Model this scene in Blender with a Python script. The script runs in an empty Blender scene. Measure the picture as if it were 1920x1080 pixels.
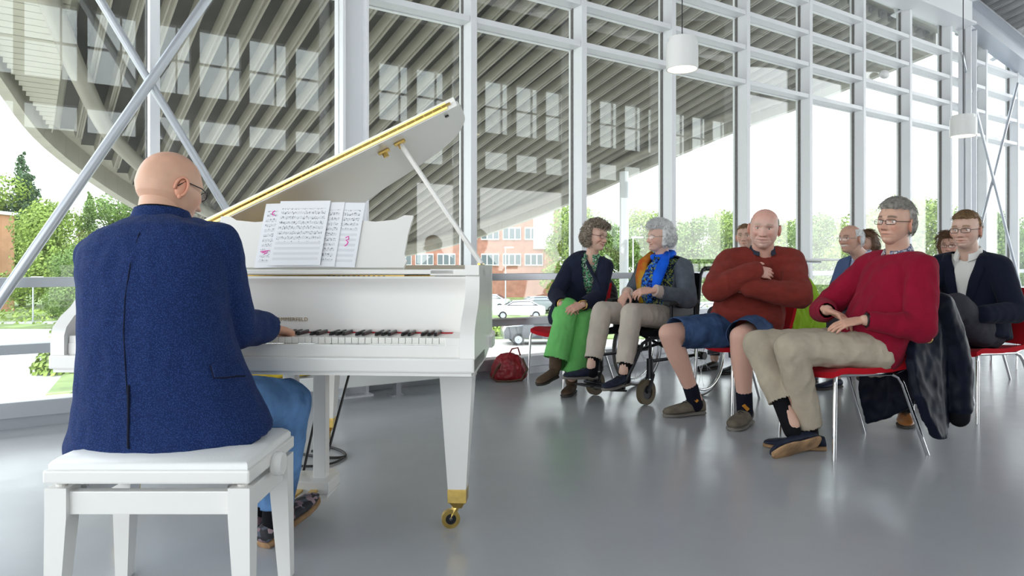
import bpy, bmesh, math, random
import numpy as np
from mathutils import Vector, Matrix, noise
sc = bpy.context.scene
C = sc.collection
# ------------------------------------------------------------------ camera, world, exposure
FPX, CX, CY, EYE = 1300.0, 960.0, 497.0, 0.98
cd = bpy.data.cameras.new('camera'); cam = bpy.data.objects.new('camera', cd); C.objects.link(cam)
cam.location = (0, 0, EYE); cam.rotation_euler = (math.pi/2, 0, 0)
cd.sensor_width = 36; cd.lens = FPX/1920*36; cd.shift_y = (CY-540)/1920
cd.clip_start = .05; cd.clip_end = 600
sc.camera = cam
world = bpy.data.worlds.new('world'); sc.world = world; world.use_nodes = True
wn = world.node_tree; wn.nodes.clear()
wo = wn.nodes.new('ShaderNodeOutputWorld'); wb = wn.nodes.new('ShaderNodeBackground')
wtc = wn.nodes.new('ShaderNodeTexCoord'); wsx = wn.nodes.new('ShaderNodeSeparateXYZ'); wr = wn.nodes.new('ShaderNodeValToRGB')
wr.color_ramp.elements[0].position = 0.0; wr.color_ramp.elements[0].color = (.90, .92, .90, 1)
wr.color_ramp.elements[1].position = .6; wr.color_ramp.elements[1].color = (.80, .90, 1.0, 1)
wn.links.new(wtc.outputs['Generated'], wsx.inputs[0]); wn.links.new(wsx.outputs['Z'], wr.inputs[0])
wn.links.new(wr.outputs[0], wb.inputs['Color']); wb.inputs['Strength'].default_value = 2.6
wn.links.new(wb.outputs[0], wo.inputs['Surface'])
sd = bpy.data.lights.new('sun', 'SUN'); sd.energy = 1.6; sd.angle = math.radians(12); sd.color = (1, .96, .88)
so = bpy.data.objects.new('sun', sd); C.objects.link(so); so.rotation_euler = (math.radians(42), 0, math.radians(-62))
sc.view_settings.view_transform = 'Standard'; sc.view_settings.look = 'None'; sc.view_settings.gamma = 1
sc.view_settings.use_curve_mapping = False
sc.view_settings.exposure = 0.58

def at(x, y, Y):
    return Vector(((x-CX)/FPX*Y, Y, EYE-(y-CY)/FPX*Y))
R = math.radians
# ------------------------------------------------------------------ materials
MATS = {}
def mat(name, col, rough=.5, metal=0, var=0, vscale=8, bump=0, bscale=40, spec=.5, coat=0, sheen=0, emit=None, stretch=None, col2=None, attr=None):
    m = bpy.data.materials.new(name); m.use_nodes = True
    nt = m.node_tree; b = nt.nodes['Principled BSDF']
    b.inputs['Base Color'].default_value = (*col, 1); b.inputs['Roughness'].default_value = rough
    b.inputs['Metallic'].default_value = metal; b.inputs['Specular IOR Level'].default_value = spec
    if coat: b.inputs['Coat Weight'].default_value = coat; b.inputs['Coat Roughness'].default_value = .08
    if sheen: b.inputs['Sheen Weight'].default_value = sheen; b.inputs['Sheen Roughness'].default_value = .5
    tc = nt.nodes.new('ShaderNodeTexCoord'); src = tc.outputs['Object']
    if stretch:
        mp = nt.nodes.new('ShaderNodeMapping'); mp.inputs['Scale'].default_value = stretch
        nt.links.new(src, mp.inputs['Vector']); src = mp.outputs[0]
    if attr:
        at_ = nt.nodes.new('ShaderNodeAttribute'); at_.attribute_name = attr
        nt.links.new(at_.outputs['Color'], b.inputs['Base Color'])
    elif var or col2:
        n = nt.nodes.new('ShaderNodeTexNoise'); n.inputs['Scale'].default_value = vscale; n.inputs['Detail'].default_value = 5
        r = nt.nodes.new('ShaderNodeValToRGB')
        c2 = col2 if col2 else tuple(min(1, c*(1+var)) for c in col)
        c1 = tuple(c*(1-var) for c in col)
        r.color_ramp.elements[0].position = .35; r.color_ramp.elements[1].position = .65
        r.color_ramp.elements[0].color = (*c1, 1); r.color_ramp.elements[1].color = (*c2, 1)
        nt.links.new(src, n.inputs['Vector']); nt.links.new(n.outputs['Fac'], r.inputs[0])
        nt.links.new(r.outputs[0], b.inputs['Base Color'])
    if bump:
        n2 = nt.nodes.new('ShaderNodeTexNoise'); n2.inputs['Scale'].default_value = bscale; n2.inputs['Detail'].default_value = 4
        bp = nt.nodes.new('ShaderNodeBump'); bp.inputs['Strength'].default_value = bump; bp.inputs['Distance'].default_value = .01
        nt.links.new(src, n2.inputs['Vector']); nt.links.new(n2.outputs['Fac'], bp.inputs['Height']); nt.links.new(bp.outputs[0], b.inputs['Normal'])
    if emit:
        b.inputs['Emission Color'].default_value = (*emit[0], 1); b.inputs['Emission Strength'].default_value = emit[1]
    MATS[name] = m
    return m
def nodes_of(m): return m.node_tree, m.node_tree.nodes['Principled BSDF']

# ------------------------------------------------------------------ mesh builder
class MB:
    def __init__(s): s.v = []; s.f = []
    def add(s, vs, fs):
        o = len(s.v); s.v += [tuple(v) for v in vs]; s.f += [tuple(i+o for i in f) for f in fs]; return s
    def box(s, c, size, M=None, bev=0):
        c = Vector(c); hx, hy, hz = size[0]/2, size[1]/2, size[2]/2
        if bev <= 0:
            vs = [Vector((x*hx, y*hy, z*hz)) for z in (-1, 1) for y in (-1, 1) for x in (-1, 1)]
            fs = [(0, 2, 3, 1), (4, 5, 7, 6), (0, 1, 5, 4), (2, 6, 7, 3), (0, 4, 6, 2), (1, 3, 7, 5)]
        else:
            bm = bmesh.new(); bmesh.ops.create_cube(bm, size=1)
            for v in bm.verts: v.co = Vector((v.co.x*2*hx, v.co.y*2*hy, v.co.z*2*hz))
            bmesh.ops.bevel(bm, geom=bm.edges[:]+bm.verts[:], offset=bev, segments=2, affect='EDGES', profile=.6)
            bm.verts.index_update(); vs = [v.co.copy() for v in bm.verts]; fs = [tuple(v.index for v in f.verts) for f in bm.faces]; bm.free()
        if M: vs = [M @ v for v in vs]
        return s.add([v+c for v in vs], fs)
    def tube(s, pts, rad, n=10, cap=True, flat=None):
        """tube along pts; rad scalar or list; flat=(k, axis vector) squashes the section along an axis"""
        pts = [Vector(p) for p in pts]; m = len(pts)
        rad = [rad]*m if isinstance(rad, (int, float)) else rad
        base = len(s.v); up = None
        for i, p in enumerate(pts):
            t = (pts[min(i+1, m-1)]-pts[max(i-1, 0)]).normalized()
            if up is None:
                up = Vector((0, 0, 1)) if abs(t.z) < .9 else Vector((1, 0, 0))
            sd_ = t.cross(up)
            if sd_.length < 1e-6: sd_ = t.cross(Vector((0, 1, 0)))
            sd_.normalize(); up = sd_.cross(t).normalized()
            for k in range(n):
                a = 2*math.pi*k/n
                o = (sd_*math.cos(a)+up*math.sin(a))*rad[i]
                if flat: ax = Vector(flat[1]).normalized(); o -= ax*(o.dot(ax)*(1-flat[0]))
                s.v.append(tuple(p+o))
        for i in range(m-1):
            for k in range(n):
                a, b = base+i*n+k, base+i*n+(k+1) % n
                s.f.append((a, b, b+n, a+n))
        if cap:
            s.f.append(tuple(base+k for k in reversed(range(n)))); s.f.append(tuple(base+(m-1)*n+k for k in range(n)))
        return s
    def capsule(s, a, b, ra, rb, n=14):
        a, b = Vector(a), Vector(b); t = (b-a)
        if t.length < 1e-6: t = Vector((0, 0, 1e-4))
        t.normalize(); pts = []; rr = []
        for k in range(5):
            q = math.pi/2*k/5
            pts.append(a-t*ra*math.cos(q)); rr.append(max(ra*math.sin(q), ra*.05))
        pts += [a, b]; rr += [ra, rb]
        for k in range(1, 6):
            q = math.pi/2*k/5
            pts.append(b+t*rb*math.sin(q)); rr.append(max(rb*math.cos(q), rb*.05))
        return s.tube(pts, rr, n)
    def chain(s, pts, rad, n=14):
        for i in range(len(pts)-1): s.capsule(pts[i], pts[i+1], rad[i], rad[i+1], n)
        return s
    def ball(s, c, r, M=None, nu=16, nv=10):
        c = Vector(c); r = (r, r, r) if isinstance(r, (int, float)) else r
        vs = []; fs = []
        for j in range(nv+1):
            ph = math.pi*j/nv
            ph = min(max(ph, .02), math.pi-.02)
            for i in range(nu):
                th = 2*math.pi*i/nu
                v = Vector((r[0]*math.sin(ph)*math.cos(th), r[1]*math.sin(ph)*math.sin(th), r[2]*math.cos(ph)))
                vs.append((M @ v if M else v)+c)
        for j in range(nv):
            for i in range(nu):
                a, b = j*nu+i, j*nu+(i+1) % nu
                fs.append((a, a+nu, b+nu, b))
        fs.append(tuple(range(nu))); fs.append(tuple(nv*nu+k for k in reversed(range(nu))))
        return s.add(vs, fs)
    def loft(s, rings, cap=True):
        n = len(rings[0]); base = len(s.v)
        for r in rings: s.v += [tuple(p) for p in r]
        for i in range(len(rings)-1):
            for k in range(n):
                a, b = base+i*n+k, base+i*n+(k+1) % n
                s.f.append((a, b, b+n, a+n))
        if cap:
            s.f.append(tuple(base+k for k in reversed(range(n)))); s.f.append(tuple(base+(len(rings)-1)*n+k for k in range(n)))
        return s
    def prism(s, poly, thick, M=None):
        """polygon (x, y) extruded 0..thick along local z, then M"""
        n = len(poly); vs = [Vector((x, y, 0)) for x, y in poly]+[Vector((x, y, thick)) for x, y in poly]
        if M: vs = [M @ v for v in vs]
        fs = [tuple(reversed(range(n))), tuple(range(n, 2*n))]+[(i, (i+1) % n, (i+1) % n+n, i+n) for i in range(n)]
        return s.add(vs, fs)
    def disc(s, c, axis, r0, r1, th, n=32):
        """ring or wheel body: radius r0..r1, thickness th along axis"""
        c = Vector(c); ax = Vector(axis).normalized(); u = ax.orthogonal().normalized(); w = ax.cross(u)
        rings = []
        for (r, o) in ((r0, -th/2), (r1, -th/2), (r1, th/2), (r0, th/2)):
            rings.append([c+ax*o+(u*math.cos(2*math.pi*k/n)+w*math.sin(2*math.pi*k/n))*r for k in range(n)])
        return s.loft(rings+[rings[0]], cap=False)
    def mesh(s, name):
        me = bpy.data.meshes.new(name); me.from_pydata(s.v, [], s.f); me.update(); return me
    def build(s, name, m, parent=None, smooth=False, recalc=True):
        me = s.mesh(name)
        if recalc:
            bm = bmesh.new(); bm.from_mesh(me); bmesh.ops.recalc_face_normals(bm, faces=bm.faces); bm.to_mesh(me); bm.free()
        return link(name, me, m, parent, smooth)
def link(name, me, m, parent=None, smooth=False):
    o = bpy.data.objects.new(name, me); C.objects.link(o)
    if m is not None and len(me.materials) == 0: me.materials.append(MATS[m] if isinstance(m, str) else m)
    if smooth: smooth_by_angle(me, smooth)
    if parent is not None: o.parent = parent; o.matrix_parent_inverse = parent.matrix_world.inverted() if False else Matrix()
    return o
def smooth_by_angle(me, ang):
    me.polygons.foreach_set('use_smooth', [True]*len(me.polygons))
    if ang is not True:
        me.set_sharp_from_angle(angle=R(ang))
def empty(name, label=None, cat=None, group=None, kind=None, loc=(0, 0, 0), rz=0):
    o = bpy.data.objects.new(name, None); C.objects.link(o); o.location = loc; o.rotation_euler = (0, 0, rz); o.empty_display_size = .1
    return tag(o, label, cat, group, kind)
def tag(o, label=None, cat=None, group=None, kind=None):
    if label: o['label'] = label
    if cat: o['category'] = cat
    if group: o['group'] = group
    if kind: o['kind'] = kind
    return o
def frame(x, y, z):
    """3x3 from column axes"""
    return Matrix((x, y, z)).transposed()
def rotz(a): return Matrix.Rotation(a, 3, 'Z')
def bez(pts, n):
    """Catmull-Rom through points"""
    P = [Vector(p) for p in pts]; P = [P[0]*2-P[1]]+P+[P[-1]*2-P[-2]]; out = []
    for i in range(1, len(P)-2):
        for k in range(n):
            t = k/n
            out.append(.5*((2*P[i])+(-P[i-1]+P[i+1])*t+(2*P[i-1]-5*P[i]+4*P[i+1]-P[i+2])*t*t+(-P[i-1]+3*P[i]-3*P[i+1]+P[i+2])*t*t*t))
    out.append(P[-2]); return out
def remesh(mb, voxel, smooth=4, fac=.5):
    me = mb.mesh('tmp'); ob = bpy.data.objects.new('tmp', me); C.objects.link(ob)
    m = ob.modifiers.new('r', 'REMESH'); m.mode = 'VOXEL'; m.voxel_size = voxel; m.adaptivity = 0
    if smooth: s_ = ob.modifiers.new('s', 'SMOOTH'); s_.iterations = smooth; s_.factor = fac
    dg = bpy.context.evaluated_depsgraph_get(); dg.update()
    out = bpy.data.meshes.new_from_object(ob.evaluated_get(dg))
    bpy.data.objects.remove(ob); bpy.data.meshes.remove(me)
    return out
def arrays(me):
    v = np.empty(len(me.vertices)*3, np.float32); me.vertices.foreach_get('co', v)
    return v.reshape(-1, 3), [tuple(p.vertices) for p in me.polygons]

mat('white_paint', (.80, .80, .79), .35, spec=.5)
mat('steel_white', (.80, .81, .84), .4, bump=.05, bscale=30)
mat('piano_white', (.84, .82, .785), .24, coat=.15, bump=.015, bscale=6)
mat('vinyl_white', (.86, .855, .84), .38, bump=.08, bscale=180)
mat('key_white', (.86, .84, .79), .2)
mat('key_black', (.012, .012, .013), .28)
mat('gold', (.83, .58, .18), .22, 1, bump=.05, bscale=25)
mat('brass', (.66, .46, .14), .28, 1, var=.15, vscale=30)
mat('chrome', (.78, .78, .79), .1, 1)
mat('dark_metal', (.03, .03, .035), .35, .6)
mat('rubber', (.02, .02, .02), .7)
mat('rubber_grey', (.16, .155, .15), .7, var=.15, vscale=40)
mat('caster_tyre', (.13, .10, .06), .6)
mat('red_fabric', (.50, .008, .018), .8, bump=.15, bscale=400, sheen=.2)
mat('alu', (.52, .54, .58), .35, .7)
mat('black', (.008, .008, .009), .5)
mat('felt_red', (.5, .01, .02), .9)
# ------------------------------------------------------------------ setting: floor, facade, roof
m = mat('floor_resin', (.30, .31, .335), .2, spec=.5)
nt, b = nodes_of(m); tc = nt.nodes.new('ShaderNodeTexCoord')
n1 = nt.nodes.new('ShaderNodeTexNoise'); n1.inputs['Scale'].default_value = 1.3; n1.inputs['Detail'].default_value = 7; n1.inputs['Roughness'].default_value = .65
r1 = nt.nodes.new('ShaderNodeValToRGB'); r1.color_ramp.elements[0].color = (.40, .41, .435, 1); r1.color_ramp.elements[1].color = (.48, .49, .51, 1)
r2 = nt.nodes.new('ShaderNodeValToRGB'); r2.color_ramp.elements[0].color = (.16, .16, .16, 1); r2.color_ramp.elements[1].color = (.30, .30, .30, 1)
n2 = nt.nodes.new('ShaderNodeTexNoise'); n2.inputs['Scale'].default_value = 6; n2.inputs['Detail'].default_value = 8
bp = nt.nodes.new('ShaderNodeBump'); bp.inputs['Strength'].default_value = .04; bp.inputs['Distance'].default_value = .02
for n_ in (n1, n2): nt.links.new(tc.outputs['Object'], n_.inputs['Vector'])
nt.links.new(n1.outputs['Fac'], r1.inputs[0]); nt.links.new(r1.outputs[0], b.inputs['Base Color'])
nt.links.new(n2.outputs['Fac'], r2.inputs[0]); nt.links.new(r2.outputs[0], b.inputs['Roughness'])
nt.links.new(n2.outputs['Fac'], bp.inputs['Height']); nt.links.new(bp.outputs[0], b.inputs['Normal'])

FA = Vector((.8307, .5567, 0)); FN = Vector((-.5567, .8307, 0)); F0 = Vector((-1.31, 5.33, 0))
FM = frame(FA, FN, Vector((0, 0, 1)))
def fp(s, o, z): return F0+FA*s+FN*o+Vector((0, 0, z))
# roof plane in (v, u): v along the facade, u outward
def vu(v, u, dz=0): return Vector((v*.8047-u*.594, v*.594+u*.8047, 6.12-.28*u+dz))

fl = MB(); c1 = [fp(-9, .12, 0), fp(17, .12, 0), fp(17, -10.5, 0), fp(-9, -10.5, 0)]
fl.add(c1+[p-Vector((0, 0, .35)) for p in c1], [(0, 1, 2, 3), (7, 6, 5, 4), (0, 4, 5, 1), (1, 5, 6, 2), (2, 6, 7, 3), (3, 7, 4, 0)])
tag(fl.build('floor', 'floor_resin'), kind='structure')

# glass
gm = bpy.data.materials.new('window_glass'); gm.use_nodes = True; MATS['window_glass'] = gm
nt = gm.node_tree; nt.nodes.clear(); o_ = nt.nodes.new('ShaderNodeOutputMaterial'); mx = nt.nodes.new('ShaderNodeMixShader')
tr = nt.nodes.new('ShaderNodeBsdfTransparent'); tr.inputs[0].default_value = (.95, .97, .965, 1)
gl = nt.nodes.new('ShaderNodeBsdfGlossy'); gl.inputs['Roughness'].default_value = 0; gl.inputs['Color'].default_value = (1, 1, 1, 1)
fr = nt.nodes.new('ShaderNodeFresnel'); ge = nt.nodes.new('ShaderNodeNewGeometry'); mi = nt.nodes.new('ShaderNodeMix')
mi.inputs['A'].default_value = 1.6; mi.inputs['B'].default_value = 1/1.6; nt.links.new(ge.outputs['Backfacing'], mi.inputs['Factor']); nt.links.new(mi.outputs['Result'], fr.inputs['IOR'])
nt.links.new(fr.outputs[0], mx.inputs[0]); nt.links.new(tr.outputs[0], mx.inputs[1]); nt.links.new(gl.outputs[0], mx.inputs[2]); nt.links.new(mx.outputs[0], o_.inputs[0])
lm_ = gm.copy(); lm_.name = 'lens_glass'; MATS['lens_glass'] = lm_
lm_.node_tree.nodes['Transparent BSDF'].inputs[0].default_value = (.97, .98, .98, 1)

TR = [3.05, 3.44, 3.83, 4.22]          # transoms
RAILS = [.475, .875]
def fbox(mb, s0, s1, o0, o1, z0, z1, bev=0):
    mb.box(fp((s0+s1)/2, (o0+o1)/2, (z0+z1)/2), (s1-s0, o1-o0, z1-z0), FM, bev); return mb
def ms(i): return 1.2*i-(.1 if i else 0)
for n_, i in enumerate(range(-3, 13)):
    w = empty('window_%d' % (n_+1), kind='structure')
    a, b_ = ms(i), ms(i+1)
    top = 4.78
    mb = MB(); fbox(mb, a-.03, a+.03, -.14, .0, .06, top, .004); fbox(mb, a-.035, a+.035, .0, .05, .06, top); mb.build('mullion', 'steel_white', w)
    gk = MB(); fbox(gk, a-.038, a-.031, -.012, .02, .1, top); fbox(gk, a+.031, a+.038, -.012, .02, .1, top); gk.build('gasket', 'rubber_grey', w)
    for z in TR:
        if i >= -1 or True:
            mb = MB(); fbox(mb, a+.032, b_-.032, -.13, .0, z-.025, z+.025, .003); fbox(mb, a+.03, b_-.03, 0, .05, z-.03, z+.03); mb.build('transom', 'steel_white', w)
    for z in RAILS:
        mb = MB(); fbox(mb, a+.032, b_-.032, -.07, .05, z-.03, z+.03, .003); mb.build('rail', 'alu', w)
    mb = MB(); fbox(mb, a+.03, b_-.03, -.10, .06, .07, .165, .004); fbox(mb, a+.03, b_-.03, -.05, .06, .0, .07); mb.build('sill', 'alu', w)
    zs = [.165, .475, .875]+TR+[top]
    for k in range(len(zs)-1):
        mb = MB(); fbox(mb, a+.03, b_-.03, .014, .022, zs[k]+.02, zs[k+1]-.02); mb.build('pane', 'window_glass', w)
    mb = MB(); fbox(mb, a+.03, b_-.03, -.12, .06, top-.12, top+.05); mb.build('head', 'steel_white', w)
# columns
for j, (s_, o_) in enumerate(((.02, -.16), (9.83, -.22), (13.0, -.25))):
    mb = MB(); zt = 4.6
    fbox(mb, s_-.1, s_+.1, o_-.012, o_+.012, 0, zt); fbox(mb, s_-.1, s_-.08, o_-.09, o_+.09, 0, zt); fbox(mb, s_+.08, s_+.1, o_-.09, o_+.09, 0, zt)
    fbox(mb, s_-.13, s_+.13, o_-.11, o_+.11, 0, .015); fbox(mb, s_-.12, s_+.12, o_-.1, o_+.1, zt-.02, zt)
    tag(mb.build('trim_%d' % (j+1), 'steel_white'), kind='structure')
# eaves beam above the facade: the far stretch steps down
mb = MB(); fbox(mb, -6, 9.75, -.32, -.14, 4.62, 4.98, .004); fbox(mb, -6, 9.75, -.4, -.06, 4.60, 4.63); fbox(mb, -6, 9.75, -.4, -.06, 4.96, 4.99)
tag(mb.build('trim_4', 'steel_white'), kind='structure')
mb = MB()
p0, p1 = fp(9.7, -.25, 4.80), fp(14.5, -.25, 4.05)
def beam(mb, p0, p1, w, h):
    t = (p1-p0).normalized(); sd_ = FN; u = t.cross(sd_)*-1
    mb.box((p0+p1)/2, ((p1-p0).length, w, h), frame(t, sd_, u)); return mb
beam(mb, p0, p1, .03, .36); beam(mb, p0+Vector((0, 0, .18)), p1+Vector((0, 0, .18)), .3, .03); beam(mb, p0-Vector((0, 0, .18)), p1-Vector((0, 0, .18)), .3, .03)
tag(mb.build('trim_5', 'alu'), kind='structure')
# cross bracing rods
def rod(nm, p, q, r, lab):
    o = MB().tube([p, q], r, 12).build(nm, 'alu', smooth=30); return tag(o, lab, 'brace')
def on_plane(x, y, o):      # pixel ray onto the facade-parallel plane at offset o
    d = Vector(((x-CX)/FPX, 1, -(y-CY)/FPX)); c = Vector((0, 0, EYE)); k = (F0+FN*o-c).dot(FN)/d.dot(FN); return c+d*k
def ext(p, q, a, b_): d = (q-p).normalized(); return p-d*a, q+d*b_
p, q = on_plane(0, 562, -.28), on_plane(387, 0, -.28); p, q = ext(p, q, .9, 1.6); rod('brace_rod', p, q, .03, 'steel brace rod rising to the right in front of the left windows')
p, q = on_plane(188, 0, -.22), on_plane(432, 405, -.22); p, q = ext(p, q, 1.8, .9); rod('brace_rod', p, q, .026, 'steel brace rod falling to the right behind the pianist')
p, q = on_plane(1806, 110, -.24), on_plane(1896, 470, -.24); p, q = ext(p, q, .1, .9); rod('brace_rod', p, q, .022, 'thin brace rod falling to the right by the far column')
p, q = on_plane(1835, 440, -.20), on_plane(1906, 165, -.20); p, q = ext(p, q, .9, .1); rod('brace_rod', p, q, .022, 'thin brace rod rising to the right by the far column')
# ceiling: trapezoidal steel deck, interior
mat('deck_metal', (.42, .42, .43), .45, .3, var=.1, vscale=3)
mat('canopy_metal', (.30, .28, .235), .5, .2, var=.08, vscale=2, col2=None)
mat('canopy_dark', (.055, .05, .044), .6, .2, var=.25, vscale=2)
mat('cream_panel', (.46, .44, .37), .55, var=.05, vscale=3)
RIB = [(.27, .13), (.295, .0), (.315, 0), (.325, .02), (.345, .02), (.355, 0), (.375, 0), (.40, .13)]
VAL = [(.10, .13), (.27, .13)]
def deck_piece(v0, u0, u1, dz, prof):
    vs = []
    for (pv, pz) in prof: vs += [vu(v0+pv, u0, pz+dz), vu(v0+pv, u1, pz+dz)]
    return vs, [(2*k, 2*k+1, 2*k+3, 2*k+2) for k in range(len(prof)-1)]
ceil = empty('ceiling', kind='structure')
for k in range(-26, 60):
    MB().add(*deck_piece(k*.3, -6.5, 4.95, .1, VAL+RIB[1:])).build('deck_panel', 'deck_metal', ceil, recalc=False)
mb = MB(); q = [vu(-7.8, -6.5, .26), vu(18, -6.5, .26), vu(18, 4.98, .26), vu(-7.8, 4.98, .26)]
mb.add(q+[p+Vector((0, 0, .2)) for p in q], [(0, 1, 2, 3), (7, 6, 5, 4), (0, 4, 5, 1), (1, 5, 6, 2), (2, 6, 7, 3), (3, 7, 4, 0)]).build('roof_slab', 'deck_metal', ceil)
for k in range(0, 7):                                         # purlins under the deck
    v_ = -4+3.6*k
    mb = MB(); p0, p1 = vu(v_, -6.4, -.05), vu(v_, 4.8, -.05); t = (p1-p0).normalized(); e_ = Vector((.8047, .594, 0))
    for (w_, h_, dz) in ((.02, .3, 0), (.14, .02, .15), (.14, .02, -.15)):
        mb.box((p0+p1)/2+Vector((0, 0, dz)), ((p1-p0).length, w_, h_), frame(t, e_, t.cross(e_)))
    mb.build('rafter', 'steel_white', ceil)
# back wall with clerestory windows (seen mirrored in the glass)
bw = empty('wall_back', kind='structure')
mat('wall_plaster', (.30, .30, .30), .8, var=.05, vscale=4)
OB = -9.0
def bbox(nm, s0, s1, z0, z1, o0=OB-.1, o1=OB+.1, m_='wall_plaster'): fbox(MB(), s0, s1, o0, o1, z0, z1).build(nm, m_, bw)
bbox('wall_band', -8, 16.5, 5.42, 7.2); bbox('wall_band', -8, 16.5, 3.72, 4.15); bbox('wall_band', -8, 16.5, 2.85, 3.28)
s_ = -7.6
for k in range(27):
    bbox('pane', s_, s_+.75, 3.28, 3.72, OB-.004, OB+.004, 'window_glass'); bbox('pane', s_, s_+.75, 4.15, 5.42, OB-.004, OB+.004, 'window_glass')
    bbox('pier', s_+.75, s_+.9, 3.28, 3.72); bbox('pier', s_+.75, s_+.9, 4.15, 5.42)
    bbox('glazing_bar', s_, s_+.75, 4.76, 4.80, OB-.03, OB+.03, 'steel_white'); bbox('glazing_bar', s_+.5, s_+.53, 4.15, 5.42, OB-.03, OB+.03, 'steel_white')
    s_ += .9
bbox('glare_block', -4.5, 5.0, 0, 2.85)  # unseen panel added to keep bright reflections out of the left panes
for k in range(6): bbox('post', -7+4.5*k, -6.85+4.5*k, 0, 2.85, m_='steel_white')

# canopy outside: deck strips with a curved rim
rim = [(-.6, 8.0), (-.3, 9.2), (0, 10.3), (.6, 12.05), (1.84, 14.1), (3.2, 15.6), (5, 16.9), (7, 17.5), (8.4, 17.5), (9.4, 16.9), (10.3, 15.5), (11.1, 13.0), (11.5, 10.4), (11.9, 8.4), (12.3, 7.3), (12.8, 5.2)]
def u_end(v):
    for (a, b_) in zip(rim[:-1], rim[1:]):
        if a[0] <= v <= b_[0]: return a[1]+(b_[1]-a[1])*(v-a[0])/(b_[0]-a[0])
    return 5.2
cano = empty('canopy', 'sweeping ribbed roof canopy tilted down outside the glass wall', 'canopy')
k = .6
while k < 12.6:
    ue = min(u_end(k), u_end(k+.3)) if k+.3 < 12.8 else 5.3
    if ue > 5.5:
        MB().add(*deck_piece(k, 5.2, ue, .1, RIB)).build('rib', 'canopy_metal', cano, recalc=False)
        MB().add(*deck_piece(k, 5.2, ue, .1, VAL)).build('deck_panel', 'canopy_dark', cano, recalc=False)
    k += .3
k = 5.2                                                        # fine-lined cream side strip: boards across
while k < 11.8:
    v0 = -.6 if k < 8 else (-.6+(k-8)*.32)
    q = [vu(v0, k, .05), vu(.6, k, .05), vu(.6, k+.11, .05), vu(v0, k+.11, .05)]
    MB().add(q+[p+Vector((0, 0, .03)) for p in q], [(3, 2, 1, 0), (4, 5, 6, 7), (0, 1, 5, 4), (1, 2, 6, 5), (2, 3, 7, 6), (3, 0, 4, 7)]).build('board', 'cream_panel', cano)
    k += .125
mb = MB(); q = [vu(-.8, 5.15, .27)]+[vu(v, u+.1, .27) for v, u in rim]+[vu(12.9, 5.15, .27)]
n_ = len(q); mb.add(q+[p+Vector((0, 0, .25)) for p in q], [tuple(range(n_)), tuple(range(2*n_-1, n_-1, -1))]+[(i, i+n_, (i+1) % n_+n_, (i+1) % n_) for i in range(n_)]).build('roof_slab', 'cream_panel', cano)
curve = bez([(v, u, 0) for v, u in rim], 6)
rings = []
for i, p in enumerate(curve):
    t = (curve[min(i+1, len(curve)-1)]-curve[max(i-1, 0)]).normalized(); nrm = Vector((-t.y, t.x, 0))
    c = [vu(p.x+nrm.x*a, p.y+nrm.y*a, z) for a, z in ((-.03, -.06), (.10, -.06), (.10, .28), (-.03, .28))]
    rings.append(c)
for i in range(len(rings)-1):
    MB().loft([rings[i], [a.lerp(b_, .985) for a, b_ in zip(rings[i], rings[i+1])]]).build('fascia_panel', 'cream_panel', cano)
pp = []
for i, p in enumerate(curve):
    t = (curve[min(i+1, len(curve)-1)]-curve[max(i-1, 0)]).normalized(); nrm = Vector((-t.y, t.x, 0))
    pp.append(vu(p.x-nrm.x*.85, p.y-nrm.y*.85, -.04))
MB().tube(pp[:-6], .11, 12).build('rim_pipe', 'canopy_metal', cano, smooth=40)
mb = MB().tube([at(1170, 322, 15.2), Vector((at(1170, 322, 15.2).x, 15.2, -3.3))], .1, 16)
tag(mb.build('canopy_column', 'steel_white', smooth=30), 'tall round white column outside holding up the canopy', 'column')

# low convector under the windows, behind the piano
cv = empty('convector', 'low white convector on short legs under the windows', 'radiator')
mb = MB(); fbox(mb, -1.0, .95, -.44, -.28, .11, .205, .006); mb.build('casing', 'white_paint', cv)
for s_ in (-.9, -.35, .3, .85): mb = MB(); fbox(mb, s_-.02, s_+.02, -.39, -.33, 0, .11); fbox(mb, s_-.05, s_+.05, -.38, -.28, 0, .01); mb.build('leg', 'alu', cv)
fbox(MB(), -.97, .92, -.43, -.29, .205, .21).build('grille', 'alu', cv)

# ------------------------------------------------------------------ outdoors
GZ = -3.3
mat('paving', (.40, .38, .35), .85, var=.08, vscale=.5)
mat('lawn', (.19, .25, .085), .9, var=.3, vscale=.8)
mat('brick_far', (.42, .20, .15), .85, var=.15, vscale=1.5)
mat('far_white', (.8, .8, .8), .6)
mat('far_glass', (.12, .15, .17), .1)
mat('leaf_a', (.24, .33, .06), .7, var=.35, vscale=.6)
mat('leaf_b', (.16, .25, .06), .7, var=.35, vscale=.6)
mat('leaf_c', (.08, .14, .06), .75, var=.3, vscale=.6)
mat('bark', (.10, .075, .05), .9, var=.2, vscale=4)
def ground(nm, pts, z, m_): 
    n = len(pts); mb = MB(); mb.add([(x, y, z) for x, y in pts]+[(x, y, z-.2) for x, y in pts], [tuple(range(n)), tuple(range(2*n-1, n-1, -1))]+[(i, i+n, (i+1) % n+n, (i+1) % n) for i in range(n)])
    return tag(mb.build(nm, m_), kind='structure')
ground('ground', [(-160, 4), (160, 4), (160, 260), (-160, 260)], GZ, 'lawn')
ground('pavement', [(-60, 7), (70, 7), (70, 62), (-60, 50)], GZ+.05, 'paving')
ground('verge', [(-13.3, 19), (-12.9, 19), (-16.2, 27), (-17.4, 27)], GZ+.12, 'lawn')
ground('verge', [(-40, 46), (-26, 46), (-26, 49), (-40, 49)], GZ+.12, 'lawn')
ground('verge', [(-4, 39.5), (10, 39.5), (10, 44), (-4, 44)], GZ+.12, 'lawn')
random.seed(4)
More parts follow.
